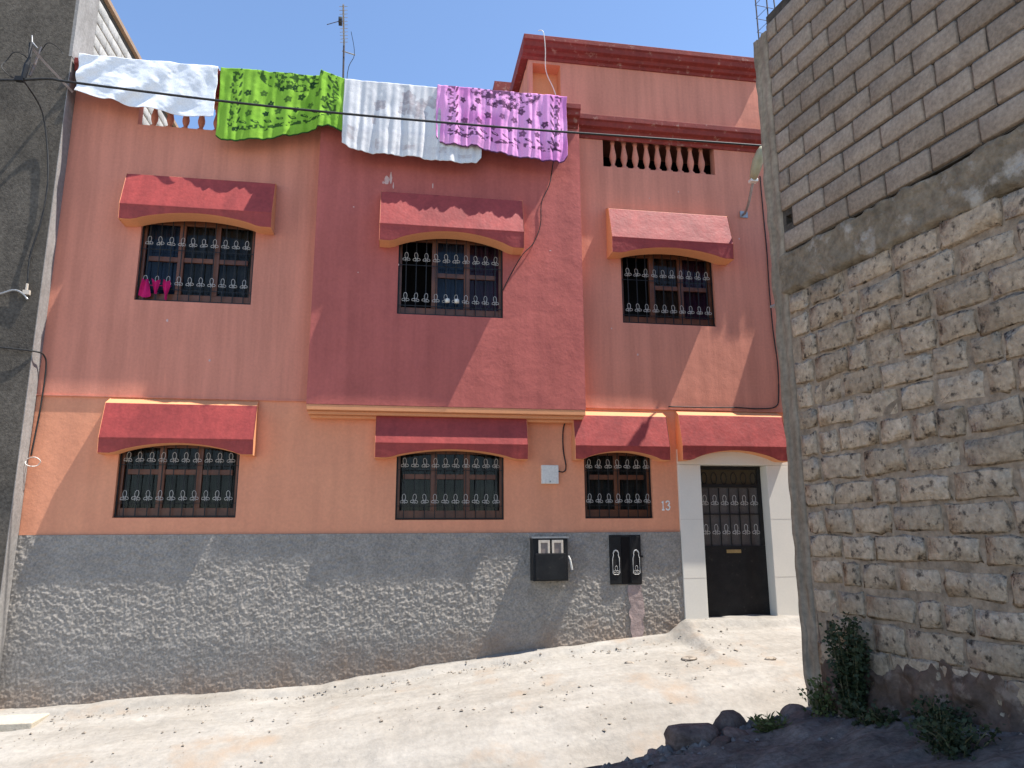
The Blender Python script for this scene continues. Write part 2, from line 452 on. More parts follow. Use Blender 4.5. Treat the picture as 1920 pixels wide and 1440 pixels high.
def cornice(x0, x1, T, Y, name='cornice'):
    pr = [(0, 0), (-.23, 0), (-.23, -.085), (-.20, -.10), (-.18, -.17), (-.11, -.19), (-.09, -.24), (-.035, -.255), (-.02, -.30), (0, -.30)]
    o = B().prism([(Y + y, T + z) for y, z in pr][::-1], x0, x1).obj(name, M_CORN, H, bevel=0.006)
    return o
B().box(-4.74, -1.24, 0.0, 0.15, 6.402, 6.60).obj('parapet', M_PINK, H)
cornice(-4.71, -1.245, 6.63, -0.001)
B().box(-1.24, 2.69, BY, BY + 0.15, 6.202, 6.40).obj('parapet', M_BAY, H)
cornice(-1.24, 2.67, 6.45, BY - 0.001)
B().box(-1.24, -1.12, BY + 0.16, 0.8, 5.7, 6.38).obj('parapet', M_BAY, H)
cornice(2.695, 5.93, 6.46, -0.001)
cornice(1.83, 5.93, 7.79, -0.001)
# the roof cornice running back along the side of the upper storey
B().box(1.83, 1.949, 0.01, 5.0, 7.56, 7.787).obj('cornice', M_CORN, H)
B().box(1.96, 5.94, 0.01, 5.0, 7.56, 7.76).obj('roof_slab', M_CONC, H)
# thin bead at the storey line
B().box(-4.74, -1.25, -0.014, 0.011, 1.752, 1.768).obj('storey_bead', M_PINK, H)
B().box(2.70, 5.94, -0.014, 0.011, 1.752, 1.768).obj('storey_bead', M_PINK, H)

# balusters
bp = [(.062, 0), (.062, .05), (.035, .07), (.03, .10), (.055, .19), (.058, .24), (.035, .38), (.028, .44), (.042, .47), (.03, .50), (.062, .53), (.062, .62)]
bal_me = B().lathe(bp, 10).mesh('baluster', M_PINK, True)
for i in range(9):
    x = 3.15 + (i + 1) * (5.06 - 3.15) / 10
    o = link('baluster', bal_me, H, loc=(x, 0.09, 5.695))
for i in range(6):
    x = -3.86 + (i + 0.9) * 0.218
    o = link('baluster', bal_me, H, loc=(x, 0.08, 5.785)); o.scale = (0.9, 0.9, 0.75)

# grey roughcast base, thrown on by hand: a really lumpy sheet
nx, nz = 900, 252
DX = np.linspace(-4.735, 4.143, nx); DZ = np.linspace(-2.55, -0.062, nz)
r = np.random.default_rng(3)
w1 = r.random((nz, nx))
def blur(a, k):
    for _ in range(k):
        a = (a + np.roll(a, 1, 0) + np.roll(a, -1, 0) + np.roll(a, 1, 1) + np.roll(a, -1, 1)) / 5
    return a
n1 = blur(w1, 1); n1 = (n1 - n1.mean()) / n1.std()
n2 = blur(r.random((nz, nx)), 6); n2 = (n2 - n2.mean()) / n2.std()
disp = 0.0030 * np.clip(n1 + 0.45 * n2, -0.7, 2.4) + 0.0012 * n2
PX, PZ = np.meshgrid(DX, DZ)
patch = sst(3.30, 3.33, PX) * sst(3.54, 3.50, PX) * sst(-0.78, -0.82, PZ)      # smooth strip under the gas cabinet
disp = disp * (1 - 0.85 * patch)
edge = np.minimum.reduce([(DZ[-1] - PZ) / 0.02, (PX[0, -1] - PX) / 0.02, np.ones_like(PX)]).clip(0, 1)
disp = disp * edge
link('dado', grid_mesh('dado', np.stack([PX, -0.012 - disp, PZ], -1), M_DADO), H)
M_PATCH = mat('pinkish_mortar', (0.40, 0.30, 0.27), (0.32, 0.25, 0.23), 5, bump=0.006, bscale=40)
bx_ = np.linspace(3.32, 3.52, 14); bz_ = np.linspace(-1.60, -0.80, 40)
QX, QZ = np.meshgrid(bx_, bz_)
QX = QX + (vnoise(QX.shape, (8, 3), 9) - .5) * 0.05
link('mortar_patch', grid_mesh('mortar_patch', np.stack([QX, -0.022 - 0.01 * vnoise(QX.shape, (14, 5), 8), QZ], -1), M_PATCH), H)
B().box(-4.74, 4.145, 0.0, 0.3, -2.6, -0.0625).obj('wall', M_DADO, H)

# awnings of plaster, arched below
def awning(x0, x1, zt, zk, zb, za, Y, wedge=0.09, p=0.22, p1=0.125, parent=H):
    n = 28
    b = B()
    sec = []
    for i in range(n + 1):
        t = i / n; x = x0 + (x1 - x0) * t
        d = abs(t - 0.5) / 0.43
        f = max(0.0, 1 - d * d) if d < 1 else 0
        if d > 0.82: f *= (max(0, 1.0 - d) / 0.18) ** 0.6 if d < 1 else 0
        z = zb + (za - zb) * f
        e = 0.012 * (1 - 2 * t)        # cheeks lean a little
        sec.append([(x + e, Y + 0.004, zt + wedge), (x, Y - p1, zt), (x, Y - p, zk + 0.004), (x, Y - p + 0.006, zk - 0.012), (x, Y - p + 0.022, z), (x, Y + 0.004, z)])
    m = 6
    for i in range(n + 1):
        b.v += sec[i]
    for i in range(n):
        for j, mi in ((0, 1), (1, 0), (2, 0), (3, 0), (4, 1), (5, 1)):
            k = (j + 1) % m
            b.f.append((i * m + j, i * m + k, (i + 1) * m + k, (i + 1) * m + j)); b.m.append(mi)
    b.f.append(tuple(range(m))); b.m.append(1)
    b.f.append(tuple(range(n * m + m - 1, n * m - 1, -1))); b.m.append(1)
    return b.obj('awning', [M_RED, M_TRIM], parent, bevel=0.007)

awning(-3.87, -1.85, 4.93, 4.41, 4.20, 4.34, 0.0, wedge=0.05, p=0.30, p1=0.16)
awning(-0.33, 1.75, 4.80, 4.24, 4.00, 4.19, BY, wedge=0.05, p=0.30, p1=0.16)
awning(3.16, 5.14, 4.90, 4.37, 4.13, 4.255, 0.0, wedge=0.06, p=0.30, p1=0.16)
awning(-3.83, -1.90, 1.655, 1.175, 0.98, 1.12, 0.012, p=0.25, p1=0.14)
awning(-0.30, 1.84, 1.59, 1.16, 0.96, 1.085, 0.012, p=0.25, p1=0.14)
awning(2.53, 3.96, 1.625, 1.16, 0.97, 1.095, 0.012, p=0.25, p1=0.14)
awning(4.15, 5.83, 1.66, 1.18, 0.975, 1.125, 0.012, p=0.25, p1=0.14)

# trefoil ornament of bent white iron: one tall loop and two side curls
def ring(b, cx, cz, rx, rz, rot=0, n=10, t=0.0031):
    pts = []
    for i in range(n):
        a = 2 * math.pi * i / n
        x = rx * math.cos(a); z = rz * math.sin(a)
        pts.append((cx + x * math.cos(rot) - z * math.sin(rot), 0, cz + x * math.sin(rot) + z * math.cos(rot)))
    b.tube(pts, t, 4, closed=True)
b = B(); ring(b, 0, 0.04, 0.025, 0.046); ring(b, -0.031, -0.02, 0.023, 0.017, 0.5); ring(b, 0.031, -0.02, 0.023, 0.017, -0.5)
b.tube([(-0.014, 0, -0.05), (0.0, 0, -0.018), (0.014, 0, -0.05)], 0.0036, 4)
ORN = b.mesh('ornament', M_IRONW)
BARS = {}
def bar_mesh(h):
    k = round(h, 2)
    if k not in BARS:
        BARS[k] = B().box(-0.006, 0.006, -0.006, 0.006, 0, h).mesh('bar', M_BLACK)
    return BARS[k]

def window(w, Y, cols, n, rows, curtains, open_cell=None, transom=0.52):
    x0, x1, z0, z1 = w
    fy = Y + 0.085
    f = B()
    t = 0.055
    f.box(x0 + 0.002, x0 + t, fy, fy + 0.05, z0 + 0.004, z1 - 0.002)
    f.box(x1 - t, x1 - 0.002, fy, fy + 0.05, z0 + 0.004, z1 - 0.002)
    f.box(x0 + t, x1 - t, fy, fy + 0.05, z0 + 0.004, z0 + 0.13)
    f.box(x0 + t, x1 - t, fy, fy + 0.05, z1 - 0.08, z1 - 0.004)
    cw = (x1 - x0 - 2 * t) / cols
    for c in range(1, cols):
        xm = x0 + t + c * cw
        f.box(xm - 0.042, xm + 0.042, fy - 0.004, fy + 0.054, z0 + 0.131, z1 - 0.081)
    zt = z0 + (z1 - z0) * transom
    for c in range(cols):
        if c == open_cell:
            continue
        f.box(x0 + t + c * cw + 0.043, x0 + t + (c + 1) * cw - 0.043, fy + 0.004, fy + 0.046, zt - 0.035, zt + 0.035)
    wo = f.obj('window', M_WOOD, H, bevel=0.004)
    for c in range(cols):
        a, e = x0 + t + c * cw + 0.03, x0 + t + (c + 1) * cw - 0.03
        if c != open_cell:
            for (za, zb_) in ((z0 + 0.12, zt - 0.03), (zt + 0.03, z1 - 0.07)):
                B().add([(a, fy + 0.03, za), (e, fy + 0.03, za), (e, fy + 0.03, zb_), (a, fy + 0.03, zb_)], [(0, 1, 2, 3)]).obj('pane', M_GLASS, wo)
        cu = curtains[c]
        if cu is not None:
            m_ = 40
            u = np.linspace(a - 0.05, e + 0.05, m_)
            yy = Y + 0.21 + 0.022 * np.sin(u * (58 + 9 * c) + c) + 0.012 * np.sin(u * 131)
            P = np.stack([np.stack([u, yy, np.full(m_, z)], -1) for z in (z0 + 0.02, z1)], 0)
            link('curtain', grid_mesh('curtain', P, M_CURT[cu]), wo)
    # iron grille
    gy = Y + 0.035
    g_ = B()
    for (za, h) in ((z0 + 0.012, .016), (z0 + (z1 - z0) * (rows[0] - 0.085), .010), (z0 + (z1 - z0) * (rows[1] - 0.085), .010)):
        g_.box(x0 + 0.004, x1 - 0.004, gy + 0.007, gy + 0.016, za, za + h)
    g_.box(x0 + 0.004, x0 + 0.022, gy + 0.017, gy + 0.03, z0 + 0.01, z1 - 0.01)
    g_.box(x1 - 0.022, x1 - 0.004, gy + 0.017, gy + 0.03, z0 + 0.01, z1 - 0.01)
    g_.obj('grille_rail', M_BLACK, wo)
    h = z1 - z0 - 0.02
    for i in range(n):
        x = x0 + (x1 - x0) * (0.075 + 0.85 * i / (n - 1))
        link('bar', bar_mesh(h), wo, loc=(x, gy, z0 + 0.008))
        for q in rows:
            o = link('ornament', ORN, wo, loc=(x, gy - 0.012, z0 + (z1 - z0) * q))
            o.rotation_euler = (random.uniform(-.1, .1), random.uniform(-.12, .12), random.uniform(-.2, .2))
    return wo
w_ul = window(W_UL, 0.0, 3, 10, (0.23, 0.70), (1, 0, 0))
w_bay = window(W_BAY, BY, 3, 10, (0.20, 0.70), (None, 1, 2), open_cell=0)
w_ur = window(W_UR, 0.0, 3, 10, (0.20, 0.68), (None, 3, 2), open_cell=0)
w_ll = window(W_LL, 0.012, 3, 10, (0.27, 0.77), (0, 0, 0), transom=0.60)
w_lm = window(W_LM, 0.012, 3, 10, (0.27, 0.77), (0, 0, 0), transom=0.60)
w_ls = window(W_LS, 0.012, 2, 7, (0.27, 0.77), (0, 0), transom=0.60)

# door: white marble surround, black steel leaf
dx0, dx1, dz0, dz1 = DOOR
df = B()
df.box(4.146, 4.50, -0.03, 0.23, -1.5, 0.925)
df.box(5.565, 5.948, -0.03, 0.23, -1.5, 0.925)
df.box(4.146, 5.948, -0.03, 0.23, 0.927, 1.155)
df.obj('door_frame', M_WHITE, H, bevel=0.006)
B().box(4.503, 5.562, -0.12, 0.26, -1.5, -1.322).obj('sill', M_WHITE, H, bevel=0.006)
b = B()
for z in (0.12, -0.72):
    b.box(4.147, 4.499, -0.0312, -0.0305, z, z + 0.002); b.box(5.566, 5.94, -0.0312, -0.0305, z, z + 0.002)
b.obj('marble_joint', M_CONC, H)
dl = B()
Yd = 0.17
dl.box(4.502, 5.563, Yd, Yd + 0.04, -1.318, -0.27)
for (a, e) in ((4.502, 4.56), (5.505, 5.563)):
    dl.box(a, e, Yd, Yd + 0.04, -0.268, 0.923)
for z, h in ((0.60, 0.05), (0.87, 0.05), (0.19, 0.018)):
    dl.box(4.561, 5.504, Yd + 0.002, Yd + 0.04, z, z + h)
door = dl.obj('door', M_BLACK, H, bevel=0.004)
B().add([(4.56, Yd + 0.03, -0.27), (5.505, Yd + 0.03, -0.27), (5.505, Yd + 0.03, 0.6), (4.56, Yd + 0.03, 0.6)], [(0, 1, 2, 3)]).obj(
    'pane', mat('frosted_glass', (0.11, 0.105, 0.10), (0.075, 0.07, 0.07), 3, rough=0.25, spec=0.5), door)
B().add([(4.56, Yd + 0.03, 0.65), (5.505, Yd + 0.03, 0.65), (5.505, Yd + 0.03, 0.87), (4.56, Yd + 0.03, 0.87)], [(0, 1, 2, 3)]).obj(
    'pane', mat('amber_glass', (0.07, 0.055, 0.03), (0.05, 0.04, 0.024), 3, rough=0.3, spec=0.5), door)
for i in range(6):
    x = 4.625 + i * 0.16
    link('bar', bar_mesh(0.86), door, loc=(x + 0.08, Yd + 0.01, -0.268))
    for z in (-0.05, 0.385):
        o = link('ornament', ORN, door, loc=(x, Yd - 0.006, z)); o.scale = (1.15, 1, 1.15)
    b = B()
    ring(b, x + 0.02, 0.74, 0.045, 0.09, 0, 12, 0.007)
    b.v = [(vx, vy + Yd + 0.018, vz) for vx, vy, vz in b.v]
    b.obj('transom_arch', M_BLACK, door)
B().box(4.93, 5.16, Yd - 0.012, Yd + 0.001, -0.375, -0.325).obj('letter_slot', M_BRASS, door, bevel=0.003)
B().box(4.56, 4.575, Yd - 0.03, Yd, -0.42, -0.33).obj('lock', M_STEEL, door)

# painted house number
def strokes(name, polys, x, z, h, Y, m, parent):
    b = B()
    for pl in polys:
        pts = [(x + px * h, Y, z + pz * h) for px, pz in pl]
        b.tube(pts, h * 0.085, 4)
    for i, v in enumerate(b.v):
        b.v[i] = (v[0], Y + (v[1] - Y) * 0.25, v[2])
    return b.obj(name, m, parent)
strokes('house_number', [[(.12, .82), (.26, 1.0), (.26, 0.0)], [(.10, 0), (.42, 0)],
        [(.62, .82), (.72, .97), (.88, 1.0), (1.02, .92), (1.05, .76), (.96, .6), (.80, .54), (.98, .48), (1.08, .3), (1.02, .1), (.86, 0), (.70, .03), (.60, .18)]],
        3.868, 0.258, 0.128, 0.008, mat('number_paint', (0.85, 0.82, 0.76), (0.8, 0.77, 0.72), 8), H)

# whitewash splashes left on the rose bay and the red awning
M_SPLASH = mat('whitewash', (0.62, 0.42, 0.38), (0.56, 0.36, 0.32), 20)
for (x, z, w, h) in ((-0.26, 5.06, .045, .14), (-0.20, 5.10, .02, .20), (-0.16, 4.98, .012, .11), (-0.31, 5.02, .012, .05), (0.42, 5.02, .010, .09), (-0.05, 3.75, .008, .03), (-0.72, 4.6, .014, .02), (-0.62, 3.6, .01, .02), (2.2, 4.1, .02, .015)):
    n = 11
    vs = [(x + w * math.cos(a) * random.uniform(.6, 1.1) * (1 - 0.3 * math.sin(a)), BY - 0.0025, z + h * 0.5 * math.sin(a)) for a in np.linspace(0, 2 * math.pi, n, endpoint=False)]
    B().add(vs, [tuple(range(n))]).obj('splash', M_SPLASH, H)
for (x, z) in ((-3.2, 2.85), (-2.6, 2.3), (-3.75, 4.7), (3.6, 2.6), (3.9, 5.2), (4.4, 5.35), (3.2, 3.0), (5.4, 4.6)):
    w = random.uniform(.008, .018); n = 9
    vs = [(x + w * math.cos(a) * random.uniform(.6, 1.2), -0.0025, z + w * 1.3 * math.sin(a)) for a in np.linspace(0, 2 * math.pi, n, endpoint=False)]
    B().add(vs, [tuple(range(n))]).obj('splash', M_SPLASH, H)

# ------------------------------------------------------------------ fittings on the facade
mb = thing('meter_box', 'black steel electricity meter box with two cream meter windows on grey base', 'meter box', (2.14, 0, -0.72))
B().box(1.895, 2.395, -0.215, 0.0, -0.715, -0.14).obj('case', M_BLACK, mb, bevel=0.006)
B().box(1.88, 2.41, -0.235, 0.0, -0.138, -0.118).obj('lid', M_STEEL, mb)
for x in (1.975, 2.165):
    b = B()
    b.box(x, x + 0.03, -0.232, -0.216, -0.34, -0.16); b.box(x + 0.13, x + 0.16, -0.232, -0.216, -0.34, -0.16); b.box(x + 0.03, x + 0.13, -0.232, -0.216, -0.20, -0.16)
    w = b.obj('meter_window', M_CREAM, mb, bevel=0.003)
    B().box(x + 0.03, x + 0.13, -0.222, -0.217, -0.34, -0.201).obj('pane', mat('meter_glass', (0.23, 0.19, 0.17), None, 3, rough=0.2), w)
B().box(1.93, 2.36, -0.236, -0.216, -0.70, -0.345).obj('front_flap', M_BLACK, mb, bevel=0.006)
B().tube([(2.405, -0.19, -0.38), (2.43, -0.2, -0.43), (2.44, -0.2, -0.50), (2.455, -0.19, -0.57)], 0.014, 6).obj('latch', M_PLASTIC, mb)

gc = thing('gas_cabinet', 'black steel gas cabinet with two doors and white bottle outlines', 'cabinet', (3.285, 0, -0.79))
B().box(3.05, 3.52, -0.03, 0.0, -0.79, -0.10).obj('frame', M_BLACK, gc, bevel=0.004)
for x in (3.058, 3.36):
    d = B().box(x, x + 0.155, -0.048, -0.031, -0.78, -0.12).obj('cabinet_door', M_BLACK, gc, bevel=0.004)
    c = x + 0.078
    pts = [(c - .05, -0.63), (c - .05, -0.43), (c - .035, -0.385), (c - .04, -0.35), (c - .025, -0.32), (c, -0.31), (c + .025, -0.32), (c + .04, -0.35), (c + .035, -0.385), (c + .05, -0.43), (c + .05, -0.63), (c + .03, -0.65), (c - .03, -0.65)]
    b = B(); b.tube([(p, -0.053, z) for p, z in pts], 0.0055, 4, closed=True)
    b.tube([(c + .026 * math.cos(a), -0.053, -0.345 + .026 * math.sin(a)) for a in np.linspace(0, math.pi, 7)], 0.0045, 4)
    b.obj('bottle_outline', M_IRONW, d)
    o = link('ornament', ORN, d, loc=(c, -0.055, -0.595)); o.scale = (0.75, 1, 0.75)
B().box(3.225, 3.345, -0.036, -0.031, -0.77, -0.13).obj('centre_panel', M_DARK, gc)
B().lathe([(0.0, 0), (.018, 0), (.018, .03), (0.0, .03)], 8).obj('knob', M_BLACK, gc).matrix_basis = Matrix.Translation((3.535, -0.03, -0.42))
jb = tag(B().box(2.067, 2.318, -0.055, 0.012, 0.628, 0.895).obj('junction_box', M_PLASTIC, None, bevel=0.008), 'square white plastic junction box between the lower windows', 'junction box')
B().lathe([(0.0, 0), (.012, 0), (.012, .006), (0.0, .006)], 8).obj('screw', M_STEEL, jb).matrix_basis = Matrix.Translation((2.19, -0.058, 0.66)) @ Matrix.Rotation(R(90), 4, 'X')

def smooth_path(pts, k=6):
    P = [Vector(p) for p in pts]; out = []
    for i in range(len(P) - 1):
        p0 = P[max(i - 1, 0)]; p1 = P[i]; p2 = P[i + 1]; p3 = P[min(i + 2, len(P) - 1)]
        for j in range(k):
            t = j / k
            out.append(0.5 * ((2 * p1) + (p2 - p0) * t + (2 * p0 - 5 * p1 + 4 * p2 - p3) * t * t + (3 * p1 - p0 - 3 * p2 + p3) * t ** 3))
    return out + [P[-1]]
def cable(name, label, pts, r, m=M_CABLE, k=6, cat='cable'):
    return tag(B().tube(smooth_path(pts, k), r, 6).obj(name, m, None, True), label, cat)

cable('power_cable', 'thick black twisted power cable strung across the whole facade', [(-9.5, -0.95, 5.78), (-6.5, -0.92, 5.70), (-5.24, -0.9, 5.755), (-4.68, -0.9, 5.83), (-4.35, -0.9, 5.81), (-2.51, -0.9, 5.725), (-0.86, -0.9, 5.69), (1, -0.9, 5.685), (2.55, -0.9, 5.70), (5.33, -0.9, 5.745), (5.62, -0.88, 5.74)], 0.016)
cable('bay_cable', 'thin black cable drooping down the rose bay from the pink blanket', [(2.30, -0.5, 5.9), (2.26, -0.29, 5.54), (2.20, -0.285, 5.18), (2.07, -0.28, 4.86), (2.05, -0.275, 4.51), (1.94, -0.28, 4.20), (1.77, -0.30, 4.00), (1.59, -0.28, 3.68), (1.47, -0.275, 3.43)], 0.0075)
cable('side_cable', 'dark cable running down the wall edge then along above the door awning', [(5.84, -0.02, 5.73), (5.85, -0.015, 5.07), (5.86, -0.015, 4.42), (5.85, -0.015, 3.78), (5.86, -0.015, 3.07), (5.89, -0.015, 2.54), (5.87, -0.015, 2.05), (5.80, -0.02, 1.84), (5.49, -0.02, 1.80), (5.14, -0.02, 1.81), (4.6, -0.02, 1.80), (4.05, -0.02, 1.80)], 0.010)
cable('box_cable', 'short wavy black cable above the white junction box', [(2.50, -0.03, 1.64), (2.42, -0.012, 1.48), (2.40, -0.01, 1.32), (2.405, -0.01, 1.1), (2.435, -0.01, 0.92), (2.43, -0.01, 0.83), (2.385, -0.012, 0.80), (2.325, -0.02, 0.81)], 0.010)
cable('roof_wire', 'thin pale wire hanging over the upper cornice', [(2.05, -0.30, 7.81), (2.12, -0.345, 7.76), (2.16, -0.30, 7.5), (2.2, -0.15, 7.2), (2.36, -0.06, 6.9), (2.44, -0.05, 6.45)], 0.007, M_PLASTIC)
cable('drop_cable', 'black cable dropping down the grey neighbouring wall from the bracket', [(-4.98, -0.9, 5.8), (-4.95, -0.45, 5.68), (-4.90, -0.30, 5.34), (-4.81, -0.29, 4.71), (-4.82, -0.29, 4.12), (-4.90, -0.29, 3.6), (-4.89, -0.29, 3.25), (-4.90, -0.285, 3.15)], 0.012)
cable('wall_cable', 'frayed grey cable entering from the left edge at upper window height', [(-6.0, -0.28, 2.98), (-5.3, -0.29, 3.02), (-5.05, -0.29, 3.10), (-4.93, -0.29, 3.06), (-4.86, -0.285, 2.98)], 0.014, M_STEEL)
cable('low_cable', 'cable crossing the grey wall then running down the house corner', [(-6.2, -0.3, 2.44), (-5.2, -0.3, 2.33), (-4.72, -0.27, 2.29), (-4.66, -0.1, 2.27), (-4.65, -0.03, 2.1), (-4.66, -0.02, 1.6), (-4.68, -0.02, 1.25), (-4.70, -0.02, 0.95)], 0.011)
pts = []
for i in range(20):
    a = 2 * math.pi * i / 20
    pts.append((-4.655 + 0.10 * math.cos(a) * (1 if i < 10 else .8), -0.06 - 0.03 * math.sin(2 * a), 0.87 + 0.06 * math.sin(a)))
tag(B().tube(pts, 0.006, 5, closed=True).obj('wire_coil', M_PLASTIC, None, True), 'loose coil of white wire hung on the house corner', 'wire coil')
tag(B().box(-4.93, -4.85, -0.30, -0.255, 3.05, 3.11).box(-4.90, -4.88, -0.30, -0.27, 3.112, 3.20).obj('cable_clamp', M_CREAM, None), 'small tan cable clamp on the grey neighbouring wall', 'clamp')

br = thing('cable_bracket', 'steel cable bracket with insulators at the corner of the grey wall', 'bracket', (-4.75, -0.3, 6.1))
B().tube([(-4.69, -0.20, 6.10), (-4.86, -0.62, 6.22), (-4.95, -0.88, 6.30)], 0.022, 4).obj('arm', M_STEEL, br)
B().tube([(-4.97, -0.9, 5.80), (-4.95, -0.9, 6.0), (-4.93, -0.9, 6.12), (-4.95, -0.88, 6.34)], [0.03, 0.035, 0.02, 0.025], 6).obj('insulator', M_BLACK, br)
B().tube([(-4.9, -0.9, 5.85), (-4.86, -0.9, 6.02), (-4.84, -0.88, 6.2), (-4.83, -0.86, 6.32)], [.014, .02, .012, .008], 6).obj('insulator', M_REBAR, br)
for q, (cx, cz, rr) in enumerate(((-5.10, 6.02, 0.17), (-4.72, 6.22, 0.15))):
    a0 = (0.2, 4.6) if q == 0 else (0.3, 2.9)
    B().tube([(cx + rr * math.cos(a), -0.85 + 0.04 * math.sin(3 * a), cz + rr * math.sin(a)) for a in np.linspace(*a0, 16)], 0.006, 5).obj('wire_loop', M_CABLE, br)
B().tube([(-4.88, -0.85, 6.30), (-4.98, -0.8, 6.42), (-5.02, -0.75, 6.55)], 0.008, 5).obj('rod', M_STEEL, br)
B().box(-5.06, -4.96, -0.93, -0.87, 5.76, 5.82).obj('splice', M_BLACK, br)

lp = thing('street_lamp', 'small street lamp with curved grey arm on the facade below the cable', 'street lamp', (5.49, 0, 5.02))
B().tube(smooth_path([(5.50, 0.0, 5.04), (5.47, -0.12, 5.0), (5.43, -0.32, 5.06), (5.38, -0.55, 5.22), (5.36, -0.7, 5.36)], 4), 0.022, 6).obj('arm', M_STEEL, lp, True)
B().box(5.44, 5.57, -0.02, 0.0, 4.97, 5.08).obj('base_plate', M_STEEL, lp)
hd = B()
hd.tube([(5.35, -0.66, 5.30), (5.36, -0.72, 5.40), (5.37, -0.82, 5.54), (5.38, -0.90, 5.66), (5.38, -0.93, 5.72)], [0.05, 0.075, 0.085, 0.06, 0.02], 10)
hd.obj('lamp_head', M_LAMP, lp, True)
B().box(5.30, 5.42, -0.70, -0.60, 5.26, 5.31).obj('gear_box', M_PLASTIC, lp, bevel=0.01)

an = thing('antenna', 'roof television antenna on a thin mast behind the laundry', 'antenna', (-1.16, 2.0, 5.68))
B().tube([(-1.12, 2.0, 5.68), (-1.19, 2.0, 8.98)], 0.018, 6).obj('mast', M_REBAR, an)
B().tube([(-1.19, 2.06, 8.86), (-1.13, 0.95, 8.90)], 0.016, 6).obj('boom', M_STEEL, an)
for i in range(11):
    y = 1.0 + i * 0.095
    B().tube([(-1.13 - 0.055 * (y - .95) - 0.07, y, 8.90 - 0.012), (-1.13 - 0.055 * (y - .95) + 0.07, y, 8.90 + 0.012)], 0.006, 4).obj('director', M_STEEL, an)
B().box(-1.24, -1.18, 1.33, 1.43, 8.84, 8.95).obj('dipole_box', M_BLACK, an)
B().tube([(-1.44, 1.38, 8.80), (-1.22, 1.38, 8.90)], 0.008, 4).obj('dipole', M_REBAR, an)
B().tube([(-1.22, 2.07, 8.80), (-0.98, 2.07, 8.74)], 0.014, 4).obj('reflector', M_STEEL, an)
B().tube(smooth_path([(-1.06, 1.9, 9.1), (-0.99, 2.0, 8.7), (-1.1, 2.0, 8.3), (-1.11, 1.99, 7.0)], 5), 0.006, 4).obj('feed_wire', M_CABLE, an)

# pink rag in the upper left grille
rag = B()
for (cx, w, h, zc) in ((-3.53, .085, .24, 3.30), (-3.39, .065, .18, 3.33), (-3.25, .06, .26, 3.29)):
    k = 9; rows_ = []
    for j in range(k):
        v = j / (k - 1); ww = w * ((0.45 + 0.75 * v) if cx < -3.5 else (1.0 - 0.55 * v) if cx < -3.3 else (0.75 + 0.3 * math.sin(v * 5)))
        rows_.append([(cx + ww * (u - 0.5) * 2 * 0.8, -0.005 - 0.028 * math.sin(u * 9 + v * 2 + cx * 5) - 0.02 * (1 - v), zc + h / 2 - h * v + 0.02 * math.cos(u * 6)) for u in np.linspace(0, 1, 8)])
    o0 = len(rag.v)
    for rr in rows_: rag.v += rr
    for j in range(k - 1):
        for i in range(7):
            rag.f.append((o0 + j * 8 + i, o0 + j * 8 + i + 1, o0 + j * 8 + 9 + i, o0 + j * 8 + 8 + i)); rag.m.append(0)
rag.tube([(-3.60, 0.028, 3.36), (-3.2, 0.028, 3.36)], 0.006, 4)
tag(rag.obj('pink_cloth', M_MAGENTA, None, True), 'magenta cloths hung on the grille of the upper left window', 'cloth')
for i, x in enumerate((0.665, 0.80)):
    b = B()
    b.lathe([(0.0, 0), (.03, 0), (.036, .03), (.03, .055), (.0, .06)], 10)
    o = b.obj('hanging_bauble', M_PLASTIC, None, True); o.location = (x, BY + 0.015, 3.215)
    tag(o, ('left' if i == 0 else 'right') + ' of two white baubles hung on the bay window grille', 'bauble', 'baubles on the bay grille')

